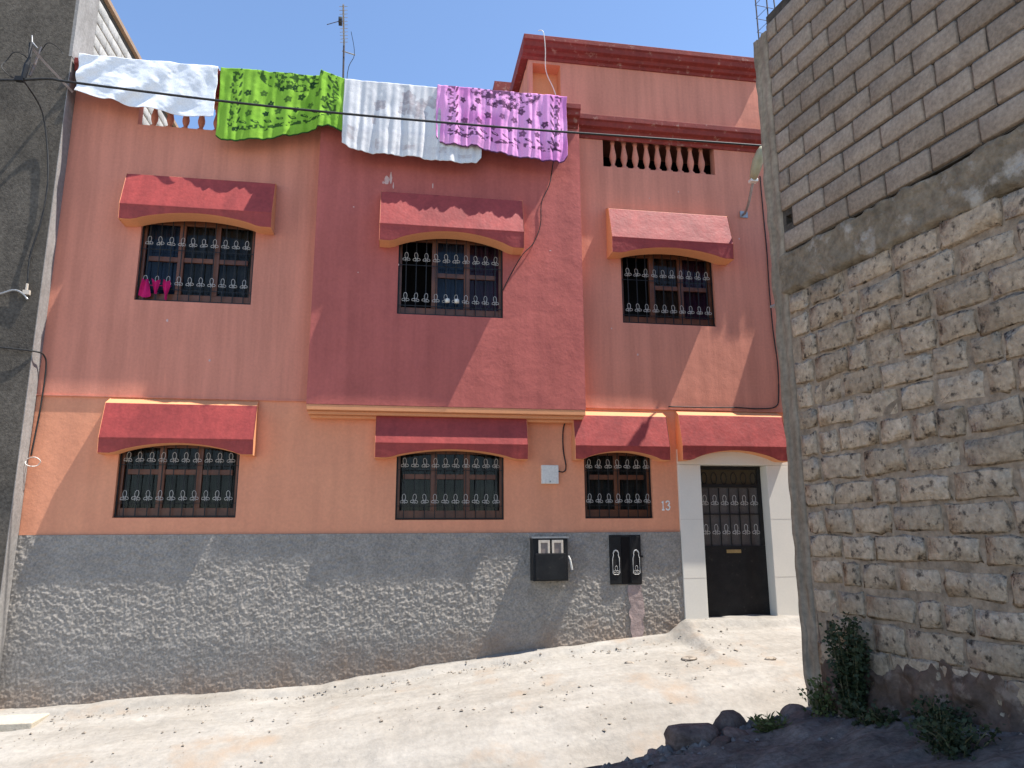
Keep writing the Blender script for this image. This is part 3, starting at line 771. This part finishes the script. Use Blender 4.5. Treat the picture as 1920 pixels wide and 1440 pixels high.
# ------------------------------------------------------------------ laundry
def drape(name, label, x0, x1, T, ytop, bottom, seed, amp, freq, colour, nu=240, nv=170, skew=0.0, cat='blanket', lift=0.0):
    """cloth thrown over the parapet: over the top, then down in front with folds.
    T(x) height of the top edge, ytop(x) front edge of the cornice, bottom(x) lower hem height"""
    u = np.linspace(0, 1, nu)[None, :]
    v = np.linspace(0, 1, nv)[:, None]
    x = x0 + (x1 - x0) * u + 0 * v
    vb, vt = 0.05, 0.17                                   # back drop, top run, then front
    t_ = T(x); yf = ytop(x) - 0.02; zb = bottom(x)
    r = np.random.default_rng(seed)
    ph = r.random(6) * 6.28
    s = np.clip((v - vt) / (1 - vt), 0, 1) + 0 * x           # along the front drop
    xs = x + skew * s
    jit = 0.5 * np.sin(xs * 1.7 + ph[4]) + 0.35 * np.sin(xs * 4.3 + ph[5]) + (1.3 * (vnoise((nv, nu), (2, 5), seed + 7) - 0.5) if skew else 0.5 * (vnoise((nv, nu), (3, 9), seed + 7) - 0.5))
    fold = (np.sin(xs * freq + 2.2 * jit + ph[0]) + 0.6 * np.sin(xs * freq * 2.3 + 3 * jit + ph[1] + s) + 0.35 * np.sin(xs * freq * 4.9 + ph[2] + 2 * s)) / 1.5
    if skew:
        fold = np.sin(xs * freq + 2.6 * jit + ph[0]) + 0.35 * np.sin(xs * freq * 1.7 + 2 * jit + ph[1])
    sharp = np.sign(fold) * np.abs(fold) ** 0.8
    crinkle = (vnoise((nv, nu), (7, 16), seed) - 0.5) * 1.3 + (vnoise((nv, nu), (24, 34), seed + 1) - 0.5) * 0.25
    grow = 0.25 + 0.75 * np.sqrt(s)
    off = amp * (sharp * grow + 0.45 * crinkle) + amp * 1.2
    y_front = yf - off
    z_front = t_ + 0.012 + (zb - t_ - 0.012) * s
    # top run
    a = np.clip((v - vb) / (vt - vb), 0, 1) + 0 * x
    y_top = 0.14 + yf * 0 + (y_front - 0.14) * a if False else (np.maximum(yf + 0.45, 0.1) * (1 - a) + y_front * a)
    z_top = t_ + 0.012 + 0.006 * np.sin(a * 3.14)
    bk = np.clip(v / vb, 0, 1) + 0 * x
    y = np.where(v < vb, np.maximum(yf + 0.45, 0.1) + 0.012, np.where(v < vt, y_top, y_front))
    z = np.where(v < vb, t_ + 0.012 - 0.2 * (1 - bk), np.where(v < vt, z_top, z_front))
    # hem roll: round the corner at the cornice edge
    P = np.stack([x + 0.012 * crinkle, y, z + lift], -1)
    sx = (x - x0); sz = (z_front - zb)
    c = colour(sx, sz, x1 - x0, s)
    me = grid_mesh(name, P, M_CLOTH, True, c)
    o = link(name, me)
    so = o.modifiers.new('thickness', 'SOLIDIFY'); so.thickness = 0.008; so.offset = 0
    return tag(o, label, cat, 'laundry over the roof parapet')

def mixc(base, mask, col):
    return base * (1 - mask[..., None]) + np.array(col) * mask[..., None]
def blob(x, z, cx, cz, r, k=5, ph=0.0):
    d = np.hypot(x - cx, z - cz); a = np.arctan2(z - cz, x - cx)
    return (d < r * (0.84 + 0.16 * np.cos(k * a + ph))).astype(float)
def leafm(x, z, cx, cz, l, w, rot):
    dx = (x - cx) * math.cos(rot) + (z - cz) * math.sin(rot); dz = -(x - cx) * math.sin(rot) + (z - cz) * math.cos(rot)
    dz = dz - 0.25 * np.sin(dx / l * 3) * w
    return ((dx / l) ** 2 + (dz / w) ** 2 < 1).astype(float)

def print_colour(base, deep, dark, seed, bouquet):
    def f(x, z, W, s):
        r = np.random.default_rng(seed)
        n = x.shape
        c = np.ones(n + (3,)) * np.array(base)
        big = vnoise(n, (5, 9), seed + 3)
        c = mixc(c, np.clip((big - 0.45) * 1.6, 0, 0.6), deep)
        top = z.max(axis=0, keepdims=True) + 0 * z
        # scroll borders: two side bands and a bottom band of small leaves
        tex = vnoise(n, (46, 60), seed + 5)
        for cx in (0.21, W - 0.16):
            band = (np.abs(x - cx - 0.02 * np.sin(z * 14)) < 0.055) & (tex > 0.52) & (z > 0.17)
            c = mixc(c, band * 0.8, dark)
            k = 0.2
            while k < 1.2:
                c = mixc(c, leafm(x, z, cx + 0.085 * (1 if cx < W / 2 else -1), k, 0.055, 0.014, 1.15 if cx < W / 2 else 1.9) * (z > .15) * 0.9, dark)
                k += 0.14
        bb = (np.abs(z - 0.19 - 0.012 * np.sin(x * 25)) < 0.032) & (tex > 0.5) & (x > 0.2) & (x < W - 0.14)
        c = mixc(c, bb * 0.85, dark)
        k = 0.36
        while k < W - 0.25:
            c = mixc(c, leafm(x, z, k, 0.29 + 0.01 * math.sin(k * 9), 0.065, 0.02, -0.5) * 0.9, dark)
            c = mixc(c, leafm(x, z, k + .008, 0.292 + 0.01 * math.sin(k * 9), 0.035, 0.007, -0.5) * 0.9, base)
            k += 0.17
        for q in range(3):
            for j in range(int(W / 0.22)):
                cx = 0.42 + j * 0.22 + (0.11 if q % 2 else 0) + r.uniform(-.03, .03); cz = 0.42 + q * 0.17 + r.uniform(-.025, .025)
                if cx > W - 0.28: continue
                rr = r.uniform(.046, .060); dk = r.uniform(0.65, 1.0)
                c = mixc(c, blob(x, z, cx, cz, rr, 5, r.uniform(0, 6)) * dk, dark)
                c = mixc(c, blob(x, z, cx, cz, rr * 0.17, 5) * 0.7, base)
        # bouquet by the fold at the top
        tex2 = vnoise(n, (34, 44), seed + 9)
        cx0 = W * bouquet
        m = (((x - cx0) / (W * 0.27)) ** 2 + ((z - top) / 0.30) ** 2 < 1) & (tex2 > 0.47) & (np.abs(tex2 - 0.6) > 0.03)
        c = mixc(c, m * 0.85, dark)
        hem = (z < 0.018)
        c = mixc(c, hem * 0.9, dark)
        return c
    return f

GREEN = print_colour((0.25, 0.47, 0.055), (0.17, 0.36, 0.035), (0.012, 0.04, 0.02), 21, 0.55)
PINKC = print_colour((0.80, 0.36, 0.66), (0.58, 0.16, 0.46), (0.055, 0.02, 0.05), 33, 0.52)
def WHITEC(x, z, W, s):
    n = x.shape
    c = np.ones(n + (3,)) * np.array((0.80, 0.82, 0.85))
    return mixc(c, 0.25 * vnoise(n, (4, 6), 3), (0.74, 0.76, 0.80))
def GREYC(x, z, W, s):
    n = x.shape
    c = np.ones(n + (3,)) * np.array((0.66, 0.65, 0.65))
    r = np.random.default_rng(4)
    top = z.max(axis=0, keepdims=True) + 0 * z
    for j in range(22):
        cx = r.uniform(0.42, W - 0.2); cz = r.uniform(0.10, 0.50)
        f = blob(x, top - z, cx, cz, r.uniform(.07, .12), 4, r.uniform(0, 6))
        tex = vnoise(n, (40, 50), 50 + j)
        c = mixc(c, f * np.clip(0.35 + 0.6 * tex, 0, 0.85) * 0.8, (0.34, 0.29, 0.30))
        c = mixc(c, (blob(x, top - z, cx, cz, 0.03, 4)) * 0.35, (0.62, 0.60, 0.58))
    for (cx, cz, a, b_) in ((0.12, 0.24, .05, .10), (0.5, 0.14, .03, .09), (0.95, 0.14, .10, .035), (1.45, 0.17, .06, .05), (1.78, 0.10, .10, .03), (1.95, 0.28, .06, .03), (0.45, 0.55, .03, .08)):
        tex = vnoise(n, (50, 60), int(cx * 90))
        c = mixc(c, ((np.abs(x - cx) < a) & (np.abs(z - cz) < b_)) * np.clip(tex, .2, .8) * 0.8, (0.40, 0.33, 0.32))
    band = (np.abs(z - 0.15) < 0.06) * 0.3 * vnoise(n, (30, 60), 77)
    return mixc(c, band, (0.45, 0.40, 0.40))

ip = np.interp
drape('white_sheet', 'rumpled plain white sheet over the left end of the parapet', -4.62, -2.74, lambda x: 6.635 + 0 * x, lambda x: -0.235 + 0 * x,
      lambda x: ip(x, [-4.62, -4.4, -3.8, -3.2, -2.8, -2.74], [6.07, 6.02, 5.90, 5.83, 5.82, 5.84]), 11, 0.032, 9.0, WHITEC, skew=0.7)
drape('green_blanket', 'lime green blanket printed with black flowers on the parapet', -2.70, -0.88,
      lambda x: ip(x, [-2.7, -2.3, -1.6, -1.27, -1.23, -0.88], [6.635, 6.635, 6.635, 6.635, 6.55, 6.455]), lambda x: ip(x, [-2.7, -1.30, -1.24, -0.88], [-0.235, -0.235, -0.495, -0.495]),
      lambda x: ip(x, [-2.7, -2.62, -2.45, -2.0, -1.6, -1.3, -1.24, -1.1, -0.9], [5.56, 5.49, 5.48, 5.55, 5.66, 5.76, 5.66, 5.70, 5.63]), 12, 0.030, 10.5, GREEN)
drape('grey_blanket', 'pale grey white blanket with faded brown flowers beside the green one', -0.91, 1.12, lambda x: 6.455 + 0 * x, lambda x: -0.495 + 0 * x,
      lambda x: ip(x, [-0.91, -0.8, -0.45, 0.15, 0.45, 0.77, 1.05, 1.12], [5.44, 5.37, 5.315, 5.315, 5.28, 5.27, 5.30, 5.38]), 13, 0.026, 12, GREYC)
drape('pink_blanket', 'pink blanket printed with black flowers at the right end of the bay', 0.44, 2.42, lambda x: 6.455 + 0 * x, lambda x: -0.535 + 0 * x,
      lambda x: ip(x, [0.44, 0.5, 0.6, 0.75, 0.9, 0.97, 1.2, 1.56, 2.0, 2.3, 2.38, 2.42], [5.62, 5.55, 5.50, 5.52, 5.49, 5.53, 5.47, 5.40, 5.37, 5.36, 5.40, 5.47]), 14, 0.030, 15, PINKC, lift=0.015)

# ------------------------------------------------------------------ grey neighbour on the left
NB = thing('neighbour_building', 'tall dark grey rendered building at the left edge with bare block side wall', 'building', (-7, 0, -2.2))
B().box(-13, -4.745, -0.25, 9, -3.5, 6.62).obj('wall', [M_GREY], NB)
B().box(-13, -4.78, -0.25, 9, 6.622, 8.22).obj('upper_wall', M_GREY, NB)
B().box(-4.744, -4.735, -0.246, -0.002, -3.5, 6.615).obj('corner_render', M_GREYL, NB)
B().box(-4.779, -4.735, -0.246, 0.35, 6.63, 8.2).obj('corner_render', M_GREYL, NB)
B().box(-13, -4.72, -0.27, 9, 8.222, 8.30).obj('coping', mat('rusty_coping', (0.36, 0.24, 0.16), (0.28, 0.2, 0.14), 4, bump=0.006), NB)
nb_me = [None] * 5
def block_mesh(seed, m, depth=0.12, rough=0.02, bow=0.06):
    """unit block: x,z in [-.5,.5], front near y=0"""
    r = random.Random(seed)
    nx_, nz_ = 6, 5
    b = B(); idx = {}
    for j in range(nz_):
        for i in range(nx_):
            u = i / (nx_ - 1); w = j / (nz_ - 1)
            ex = min(u, 1 - u); ez = min(w, 1 - w)
            # grid lines hug the rim so the edge is a small round-over
            uu = [0, .035, .33, .67, .965, 1][i]; ww = [0, .07, .5, .93, 1][j]
            rim = (i in (0, nx_ - 1)) + (j in (0, nz_ - 1))
            y = (0.008 if rim == 1 else 0.014 if rim == 2 else 0) + r.uniform(-1, 1) * min(rough * 0.25, 0.0045)
            jx = r.uniform(-1, 1) * rough * (0.8 if rim else 0.2); jz = r.uniform(-1, 1) * rough * (1.3 if rim else 0.2)
            if rim == 2:
                jx += (0.03 if i == 0 else -0.03) * bow * 10; jz += (0.05 if j == 0 else -0.05) * bow * 10
            idx[i, j] = len(b.v); b.v.append((uu - 0.5 + jx, y, ww - 0.5 + jz))
    for j in range(nz_ - 1):
        for i in range(nx_ - 1):
            b.f.append((idx[i, j], idx[i + 1, j], idx[i + 1, j + 1], idx[i, j + 1])); b.m.append(0)
    rimv = [idx[i, 0] for i in range(nx_)] + [idx[nx_ - 1, j] for j in range(1, nz_)] + [idx[i, nz_ - 1] for i in range(nx_ - 2, -1, -1)] + [idx[0, j] for j in range(nz_ - 2, 0, -1)]
    o = len(b.v)
    for k in rimv:
        v = b.v[k]; b.v.append((v[0], depth, v[2]))
    n = len(rimv)
    for k in range(n):
        b.f.append((rimv[k], o + k, o + (k + 1) % n, rimv[(k + 1) % n])); b.m.append(0)
    return b.mesh('block', m, True)
NBM = [block_mesh(100 + i, M_NBLOCK, 0.05, 0.012, 0.03) for i in range(4)]
NROT = Matrix.Rotation(R(90), 4, 'Z')
for c in range(8):
    z = 6.74 + c * 0.205
    y = 0.38 - (0.2 if c % 2 else 0)
    while y < 4.6:
        L_ = 0.40
        ya = max(y, 0.36); yb = y + L_
        if yb - ya > 0.1 and z < 8.15:
            o = link('block', random.choice(NBM), NB)
            o.matrix_basis = Matrix.Translation((-4.745, (ya + yb) / 2, z)) @ NROT @ Matrix.Diagonal((yb - ya - 0.012, 1, 0.193, 1))
        y += L_

# ------------------------------------------------------------------ unfinished building of blocks on the right
WA = R(8.411)
C0 = Vector((3.60, -4.0, -1.6))
RB = thing('block_building', 'unfinished building of bare grey blocks over rough masonry at the right', 'building', C0, rotz=math.atan2(-math.cos(WA), math.sin(WA)))
Zo = 1.6                                    # local z = world z + Zo
def lbox(name, m, *a, bevel=0):
    b = B().box(*a)
    return link(name, b.mesh(name, m), RB, bevel, local=True)
ZT = 5.02 + Zo; ZB1 = 2.585 + Zo; ZB0 = 2.16 + Zo
# corner post with formwork ridges
cp = []
nzp = 120
zz = np.linspace(-0.25, ZT, nzp); ss = np.array([-0.02, -0.015, 0.0, 0.03, 0.055, 0.06, 0.085, 0.11, 0.135, 0.14, 0.17, 0.20, 0.205])
prof_y = np.array([0.35, 0.02, 0.0, 0.004, 0.0, 0.012, 0.012, 0.008, 0.0, -0.004, 0.0, 0.004, 0.12])
SS, ZZ = np.meshgrid(ss, zz)
jag = (vnoise(SS.shape, (50, 6), 12) - .5)
PYY = np.tile(prof_y, (nzp, 1)) + jag * 0.02
SX = SS + (vnoise(SS.shape, (60, 4), 13) - .5) * 0.022 + 0.02 * np.exp(-ZZ / 0.25)
link('corner_post', grid_mesh('corner_post', np.stack([SX, PYY, ZZ], -1)[:, ::1], M_CONC), RB, local=True)
lbox('corner_post', M_CONC, -0.015, 0.2, 0.03, 0.4, -0.25, ZT - 0.004)
# wall mass / mortar faces
holes_u = [(0.245, 0.325, 2.86 + Zo, 2.95 + Zo)]
def lwall(name, x0, x1, z0, z1, Y, holes, depth, m):
    o = wall(name, x0, x1, z0, z1, Y, holes, depth, m, parent=None)
    o.parent = RB
    return o
lwall('mortar', 0.201, 9.0, ZB1 + 0.002, ZT + 0.16, 0.022, holes_u, 0.3, M_JOINT)
lwall('mortar', 0.201, 9.0, -0.4, ZB0 - 0.002, 0.007, [(0.33, 0.40, -0.93 + Zo, -0.78 + Zo)], 0.3, M_MORTAR)
lbox('mass', M_DARK, 0.0, 9.0, 0.42, 6.0, -0.4, ZT + 0.1)
lbox('street_wall', M_BLOCK, -0.012, 0.2, 0.405, 6.0, -0.4, ZT)
# ring beam
bs_ = np.linspace(0.15, 9.0, 320); bz2 = np.linspace(ZB0, ZB1, 16)
BX, BZ = np.meshgrid(bs_, bz2)
byy = -0.008 - 0.02 * vnoise(BX.shape, (3, 60), 40) - 0.018 * vnoise(BX.shape, (12, 300), 41)
BZ2 = BZ + (vnoise(BX.shape, (2, 120), 42) - .5) * 0.05
byy[0, :] = 0.05; byy[-1, :] = 0.05
link('ring_beam', grid_mesh('ring_beam', np.stack([BX, byy, BZ2], -1), M_BEAM), RB, local=True)
UP = [block_mesh(200 + i, M_BLOCK, 0.10, 0.012, 0.02) for i in range(6)]
LO = [block_mesh(300 + i, M_STONE, 0.10, 0.065, 0.07) for i in range(14)]
far = B()
def place_block(pool, s0, s1, z0, z1, y, tilt=0.0):
    o = link('block', random.choice(pool), RB, local=True)
    o.matrix_basis = Matrix.Translation(((s0 + s1) / 2, y, (z0 + z1) / 2)) @ Matrix.Rotation(tilt, 4, 'Y') @ Matrix.Diagonal((s1 - s0, 1, z1 - z0, 1))
# upper: neat hollow blocks
hgt = 0.2075
for c in range(13):
    z0 = ZB1 + 0.012 + c * hgt
    s = 0.215 - (0.2 if c % 2 else 0.0) - random.uniform(0, 0.06)
    while s < 8.9:
        L_ = random.uniform(0.385, 0.415)
        a, e = max(s, 0.212), s + L_
        s = e + 0.014
        if e - a < 0.07: continue
        if any(h[0] - 0.01 < (a + e) / 2 < h[1] + 0.01 and h[2] < z0 + 0.1 < h[3] for h in holes_u): continue
        y = random.uniform(-0.006, 0.006)
        if any(h[0] < e and h[1] > a and h[2] < z0 + 0.19 and h[3] > z0 for h in holes_u):
            if a < 0.3: a = 0.335
        if c == 12 and random.random() < 0.25: continue
        if e < 3.6:
            place_block(UP, a, e, z0 + random.uniform(0, .004), z0 + hgt - 0.014, y, random.uniform(-.008, .008))
        else:
            far.box(a, e, y, 0.1, z0, z0 + hgt - 0.014)
# lower: rough, rounded, crooked masonry
hl = 0.2225
for c in range(16):
    z1 = ZB0 - 0.004 - c * hl; z0 = z1 - hl + 0.03
    if z0 < 0.2 : break
    s = 0.225 - random.uniform(0, 0.25)
    while s < 8.9:
        L_ = random.choice((0.20, 0.28, 0.34, 0.38, 0.42, 0.45)) + random.uniform(-.02, .02)
        a, e = max(s, 0.222), s + L_
        s = e + random.uniform(0.02, 0.045)
        if e - a < 0.08: continue
        if 0.28 < (a + e) / 2 < 0.42 and -0.95 + Zo < (z0 + z1) / 2 < -0.76 + Zo: continue
        sl = 0.035 * math.sin(c * 1.3 + a * 0.8) * 0.3
        zr = random.uniform(-0.012, 0.012)
        if e < 3.6:
            place_block(LO, a, e, z0 + sl + zr, z1 + sl + random.uniform(-.012, .012), random.uniform(-0.012, 0.004), random.uniform(-.025, .025))
        else:
            far.box(a, e, 0.0, 0.1, z0 + sl, z1 + sl)
fo = link('far_blocks', far.mesh('far_blocks', M_BLOCK), RB, local=True)
fo['kind'] = 'stuff'
# earth-clogged foot of the wall
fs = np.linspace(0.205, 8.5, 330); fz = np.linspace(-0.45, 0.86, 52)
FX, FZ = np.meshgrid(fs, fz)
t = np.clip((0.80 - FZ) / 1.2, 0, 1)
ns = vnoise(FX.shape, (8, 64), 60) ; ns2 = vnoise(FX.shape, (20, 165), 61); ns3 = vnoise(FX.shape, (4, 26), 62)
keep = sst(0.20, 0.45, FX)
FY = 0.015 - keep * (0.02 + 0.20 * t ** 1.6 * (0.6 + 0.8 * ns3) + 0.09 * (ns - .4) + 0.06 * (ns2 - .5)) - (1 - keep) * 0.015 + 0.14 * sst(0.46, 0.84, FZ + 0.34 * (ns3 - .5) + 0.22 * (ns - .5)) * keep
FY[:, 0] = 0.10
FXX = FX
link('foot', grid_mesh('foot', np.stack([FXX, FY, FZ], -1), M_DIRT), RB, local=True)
# starter bars for the next storey
cg = B()
for (a, e) in ((0.02, 0.06), (0.02, 0.30), (0.19, 0.06), (0.19, 0.30)):
    lean = random.uniform(-.015, .02)
    cg = B(); cg.tube([(a, e, ZT - 0.1), (a + lean * 0.5, e, ZT + 0.5), (a + lean - 0.02, e + lean, ZT + 1.1)], 0.0075, 5)
    link('rebar', cg.mesh('rebar', M_REBAR), RB, local=True)
for k in range(6):
    z = ZT + 0.13 + k * 0.165
    cg = B(); cg.tube([(0.012, 0.05, z), (0.012, 0.31, z + .012), (0.198, 0.31, z), (0.198, 0.05, z - .01)], 0.004, 4, closed=True)
    link('stirrup', cg.mesh('stirrup', M_REBAR), RB, local=True)
# odd plate sticking out of the post
link('plate', B().box(-0.09, -0.012, 0.02, 0.12, 2.13 + Zo, 2.15 + Zo).mesh('plate', M_STEEL), RB, local=True)

# ------------------------------------------------------------------ next house along the street, unseen, its projections added to shade the pink house
NH = thing('house', 'unseen next plastered house behind the block building, its projections added for their shadow', 'house', (9, 0, -1.4))
B().box(6.06, 13, 0.0, 9, -2.6, 6.9).obj('wall', M_PINK, NH)
B().box(6.06, 13, -0.40, 0.0, 6.62, 6.85).obj('cornice', M_CORN, NH)  # unseen, made deep so its shadow reaches the right wing
b = B(); x = 6.2; k = 0
for (a, e, z) in ((6.2, 6.28, 6.45), (6.28, 6.36, 6.6), (6.36, 6.50, 6.30), (6.50, 6.58, 6.6), (6.58, 6.80, 6.22), (6.80, 6.90, 6.6), (6.90, 7.1, 6.35), (7.1, 10, 6.4)):
    b.box(a, e, -0.40, -0.385, z, 6.618)
b.obj('shadow_fringe', M_CORN, NH)  # unseen ragged strips added to break the shadow edge into fingers
awning(6.35, 8.4, 4.9, 4.37, 4.13, 4.25, 0.0, p=0.42, parent=NH)  # unseen, deepened to throw a slanting shadow edge above the door

# ------------------------------------------------------------------ rubble, pebbles, plants
def rock_mesh(seed, m, flat=0.7, sub=2):
    import bmesh
    bm = bmesh.new()
    bmesh.ops.create_icosphere(bm, subdivisions=sub, radius=1)
    r = random.Random(seed)
    dirs = [(Vector((r.gauss(0, 1), r.gauss(0, 1), r.gauss(0, 1))).normalized(), r.uniform(0.55, 0.95)) for _ in range(9)]
    for v in bm.verts:
        for d, h in dirs:
            q = v.co.dot(d)
            if q > h: v.co -= d * (q - h) * 0.85
        v.co *= 1 + r.uniform(-.03, .03)
        v.co.z *= flat
    me = bpy.data.meshes.new('boulder'); bm.to_mesh(me); bm.free()
    me.materials.append(m)
    me.polygons.foreach_set('use_smooth', [True] * len(me.polygons))
    return me
def gz(x, y): return float(ground_z(x, y))
big = [  # x, y, size, aspect, label
    (2.47, -4.12, 0.20, 0.72, 'large rounded brown boulder, lowest of the rubble beside the street'),
    (2.85, -4.02, 0.17, 0.95, 'upright dark boulder between the rounded boulder and the flat rock'),
    (3.10, -4.00, 0.17, 0.62, 'pale lumpy flat rock on the rubble edge'),
    (3.44, -4.10, 0.12, 0.95, 'dark angular stone against the foot of the block wall corner'),
    (3.38, -4.30, 0.11, 0.45, 'flat slab lying below the dark angular stone'),
    (2.78, -4.30, 0.12, 0.5, 'broken pale slab in front of the upright dark boulder'),
    (2.62, -4.40, 0.09, 0.6, 'small broken stone in front of the rounded boulder'),
    (2.15, -4.12, 0.08, 0.6, 'small dark stone left of the rounded boulder'),
    (1.98, -4.05, 0.09, 0.4, 'flat reddish stone at the left tip of the rubble'),
]
for i, (x, y, sz, fl, lb) in enumerate(big):
    o = link('boulder', rock_mesh(400 + i, M_ROCK, fl, 3))
    o.location = (x, y, gz(x, y) + 0.03 + sz * fl * 0.5)
    o.scale = (sz * random.uniform(1, 1.25), sz, sz)
    o.rotation_euler = (random.uniform(-.2, .2), random.uniform(-.2, .2), random.uniform(0, 6))
    tag(o, lb, 'rock', 'rubble along the alley edge')
def scatter(name, label, cat, n, place, size, m, seed):
    r = random.Random(seed)
    b = B()
    base = [(1, 0, 0), (-1, 0, 0), (0, 1, 0), (0, -1, 0), (0, 0, 1), (0, 0, -.5)]
    fcs = [(0, 2, 4), (2, 1, 4), (1, 3, 4), (3, 0, 4), (2, 0, 5), (1, 2, 5), (3, 1, 5), (0, 3, 5)]
    for _ in range(n):
        x, y = place(r); s = size(r); a = r.uniform(0, 6.28); ca, sa = math.cos(a), math.sin(a)
        z = gz(x, y) + s * 0.25 + (0.05 if y < -4.0 else 0)
        vs = []
        for p in base:
            k = [p[0] * r.uniform(.6, 1.3), p[1] * r.uniform(.6, 1.3), p[2] * r.uniform(.4, .8)]
            vs.append((x + (k[0] * ca - k[1] * sa) * s, y + (k[0] * sa + k[1] * ca) * s, z + k[2] * s))
        b.add(vs, fcs)
    o = b.obj(name, m)
    o['kind'] = 'stuff'
    return tag(o, label, cat)
scatter('street_pebbles', 'loose pebbles and grit scattered on the dusty street', 'pebbles', 900,
        lambda r: (r.uniform(-4.6, 5.5), -abs(r.gauss(0, 1.6)) - 0.1 if r.random() < .7 else r.uniform(-3.4, -0.2)), lambda r: 0.006 + 0.022 * r.random() ** 4, M_PEBBLE, 1)
def gutter(r):
    x = r.uniform(-4.5, 4.0); return (x, -0.26 - abs(r.gauss(0, .07)))
scatter('gutter_grit', 'line of grit lying along the foot of the pink house', 'grit', 350, gutter, lambda r: 0.005 + 0.02 * r.random() ** 3, M_PEBBLE, 2)
def bank(r):
    x = r.uniform(1.7, 3.75); return (x, -4.05 + r.gauss(0, 0.12) - 0.10)
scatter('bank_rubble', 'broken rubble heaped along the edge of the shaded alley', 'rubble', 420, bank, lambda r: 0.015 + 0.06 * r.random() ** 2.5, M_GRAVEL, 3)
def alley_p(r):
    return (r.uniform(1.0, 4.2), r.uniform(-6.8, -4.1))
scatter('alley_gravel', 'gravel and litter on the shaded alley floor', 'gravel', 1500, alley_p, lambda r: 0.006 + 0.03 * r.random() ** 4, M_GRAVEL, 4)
scatter('pale_litter', 'pale stone chips on the shaded alley floor', 'chips', 46, alley_p, lambda r: 0.014 + 0.03 * r.random() ** 2, M_CONC, 6)
for i, (x, y, s_, lb) in enumerate(((3.75, -1.05, 0.07, 'small broken stone on the street right of the door ramp'), (3.0, -0.95, 0.055, 'little cluster stone on the street before the gas cabinet'), (4.7, -1.35, 0.06, 'flat stone lying on the ramp before the door'))):
    o = link('stone', rock_mesh(500 + i, M_PEBBLE, 0.45, 2)); o.location = (x, y, gz(x, y) + 0.01); o.scale = (s_ * 1.6, s_, s_)
    tag(o, lb, 'stone')
sl = B().box(-4.72, -4.05, -0.62, -0.05, gz(-4.4, -.4) - 0.1, gz(-4.4, -.4) + 0.055).obj('slab', mat('pale_slab', (0.5, 0.44, 0.34), (0.44, 0.39, 0.31), 3, bump=0.006), None, bevel=0.012)
sl.rotation_euler = (0, 0, 0)
tag(sl, 'low pale concrete slab at the left foot of the grey base', 'slab')

def plant(name, label, cat, x, y, h, spread, n_stem, n_leaf, leaf, m, seed, group=None, grass=False, lean=(0, 0)):
    r = random.Random(seed)
    z = gz(x, y) + (0.02 if y < -4.0 else -0.03)
    t = thing(name, label, cat, (x, y, z), group)
    st = B(); fo_ = B()
    tips = []
    for k in range(n_stem):
        a = r.uniform(0, 6.28); q = r.random() ** 0.6 * spread; hh = h * r.uniform(0.55, 1.0)
        p0 = Vector((x + 0.25 * q * math.cos(a), y + 0.25 * q * math.sin(a), z))
        p2 = Vector((x + q * math.cos(a) + lean[0] * hh, y + q * math.sin(a) + lean[1] * hh, z + hh))
        p1 = (p0 + p2) / 2 + Vector((r.uniform(-.04, .04), r.uniform(-.04, .04), 0.03))
        st.tube([p0, p1, p2], [0.007, 0.005, 0.002], 4)
        tips.append((p0, p1, p2))
    for _ in range(n_leaf):
        p0, p1, p2 = r.choice(tips)
        u = r.uniform(0.12, 1.02)
        c = (p0 * (1 - u) ** 2 + p1 * 2 * u * (1 - u) + p2 * u * u) + Vector((r.gauss(0, .035), r.gauss(0, .035), r.gauss(0, .03))) * (0.35 if grass else 1)
        d = Vector((r.gauss(0, 1), r.gauss(0, 1), r.gauss(0.5 if grass else 0, .6))).normalized()
        sd = d.cross(Vector((r.gauss(0, 1), r.gauss(0, 1), r.gauss(0, 1)))).normalized()
        L_ = leaf * r.uniform(.6, 1.3); w = L_ * (0.12 if grass else 0.36)
        fo_.add([c, c + d * L_ * .5 + sd * w, c + d * L_, c + d * L_ * .5 - sd * w], [(0, 1, 2, 3)])
    st.obj('stems', M_STEM, t); fo_.obj('foliage', m, t)
    return t
def wallpt(s, off):
    wd = Vector((math.sin(WA), -math.cos(WA), 0)); nn = Vector((-math.cos(WA), -math.sin(WA), 0))
    q = C0 + wd * s + nn * off
    return q.x, q.y
wx, wy = wallpt(0.72, 0.14)
plant('bush', 'dark leafy bush growing up against the rough block wall', 'bush', wx, wy, 0.80, 0.16, 30, 3000, 0.036, M_LEAF, 1)
wx, wy = wallpt(0.42, 0.18)
plant('weed', 'low straggly weed left of the bush at the wall corner', 'weed', wx, wy, 0.34, 0.20, 22, 500, 0.035, M_WEED, 2, 'weeds along the block wall')
wx, wy = wallpt(1.55, 0.22)
plant('weed', 'dark low weeds right of the bush at the wall foot', 'weed', wx, wy, 0.22, 0.24, 20, 700, 0.034, M_LEAF, 3, 'weeds along the block wall')
wx, wy = wallpt(2.02, 0.55)
plant('weed', 'dark weed clump at the bottom right corner of the alley', 'weed', wx, wy, 0.20, 0.24, 22, 800, 0.034, M_LEAF, 4, 'weeds along the block wall')
plant('grass_tuft', 'yellow green grass tuft on the rubble below the flat rock', 'grass tuft', 3.02, -4.40, 0.13, 0.16, 30, 260, 0.07, M_WEED, 5, grass=True)
wx, wy = wallpt(1.1, 0.30)
plant('weed', 'small weed directly below the bush on the alley floor', 'weed', wx, wy, 0.18, 0.18, 16, 300, 0.045, M_LEAF, 6, 'weeds along the block wall')
plant('twig', 'thin dry twig sprouting from the wall corner over the street', 'twig', 3.52, -3.96, 0.22, 0.05, 3, 24, 0.03, M_STEM, 8, lean=(-0.45, 0.1))
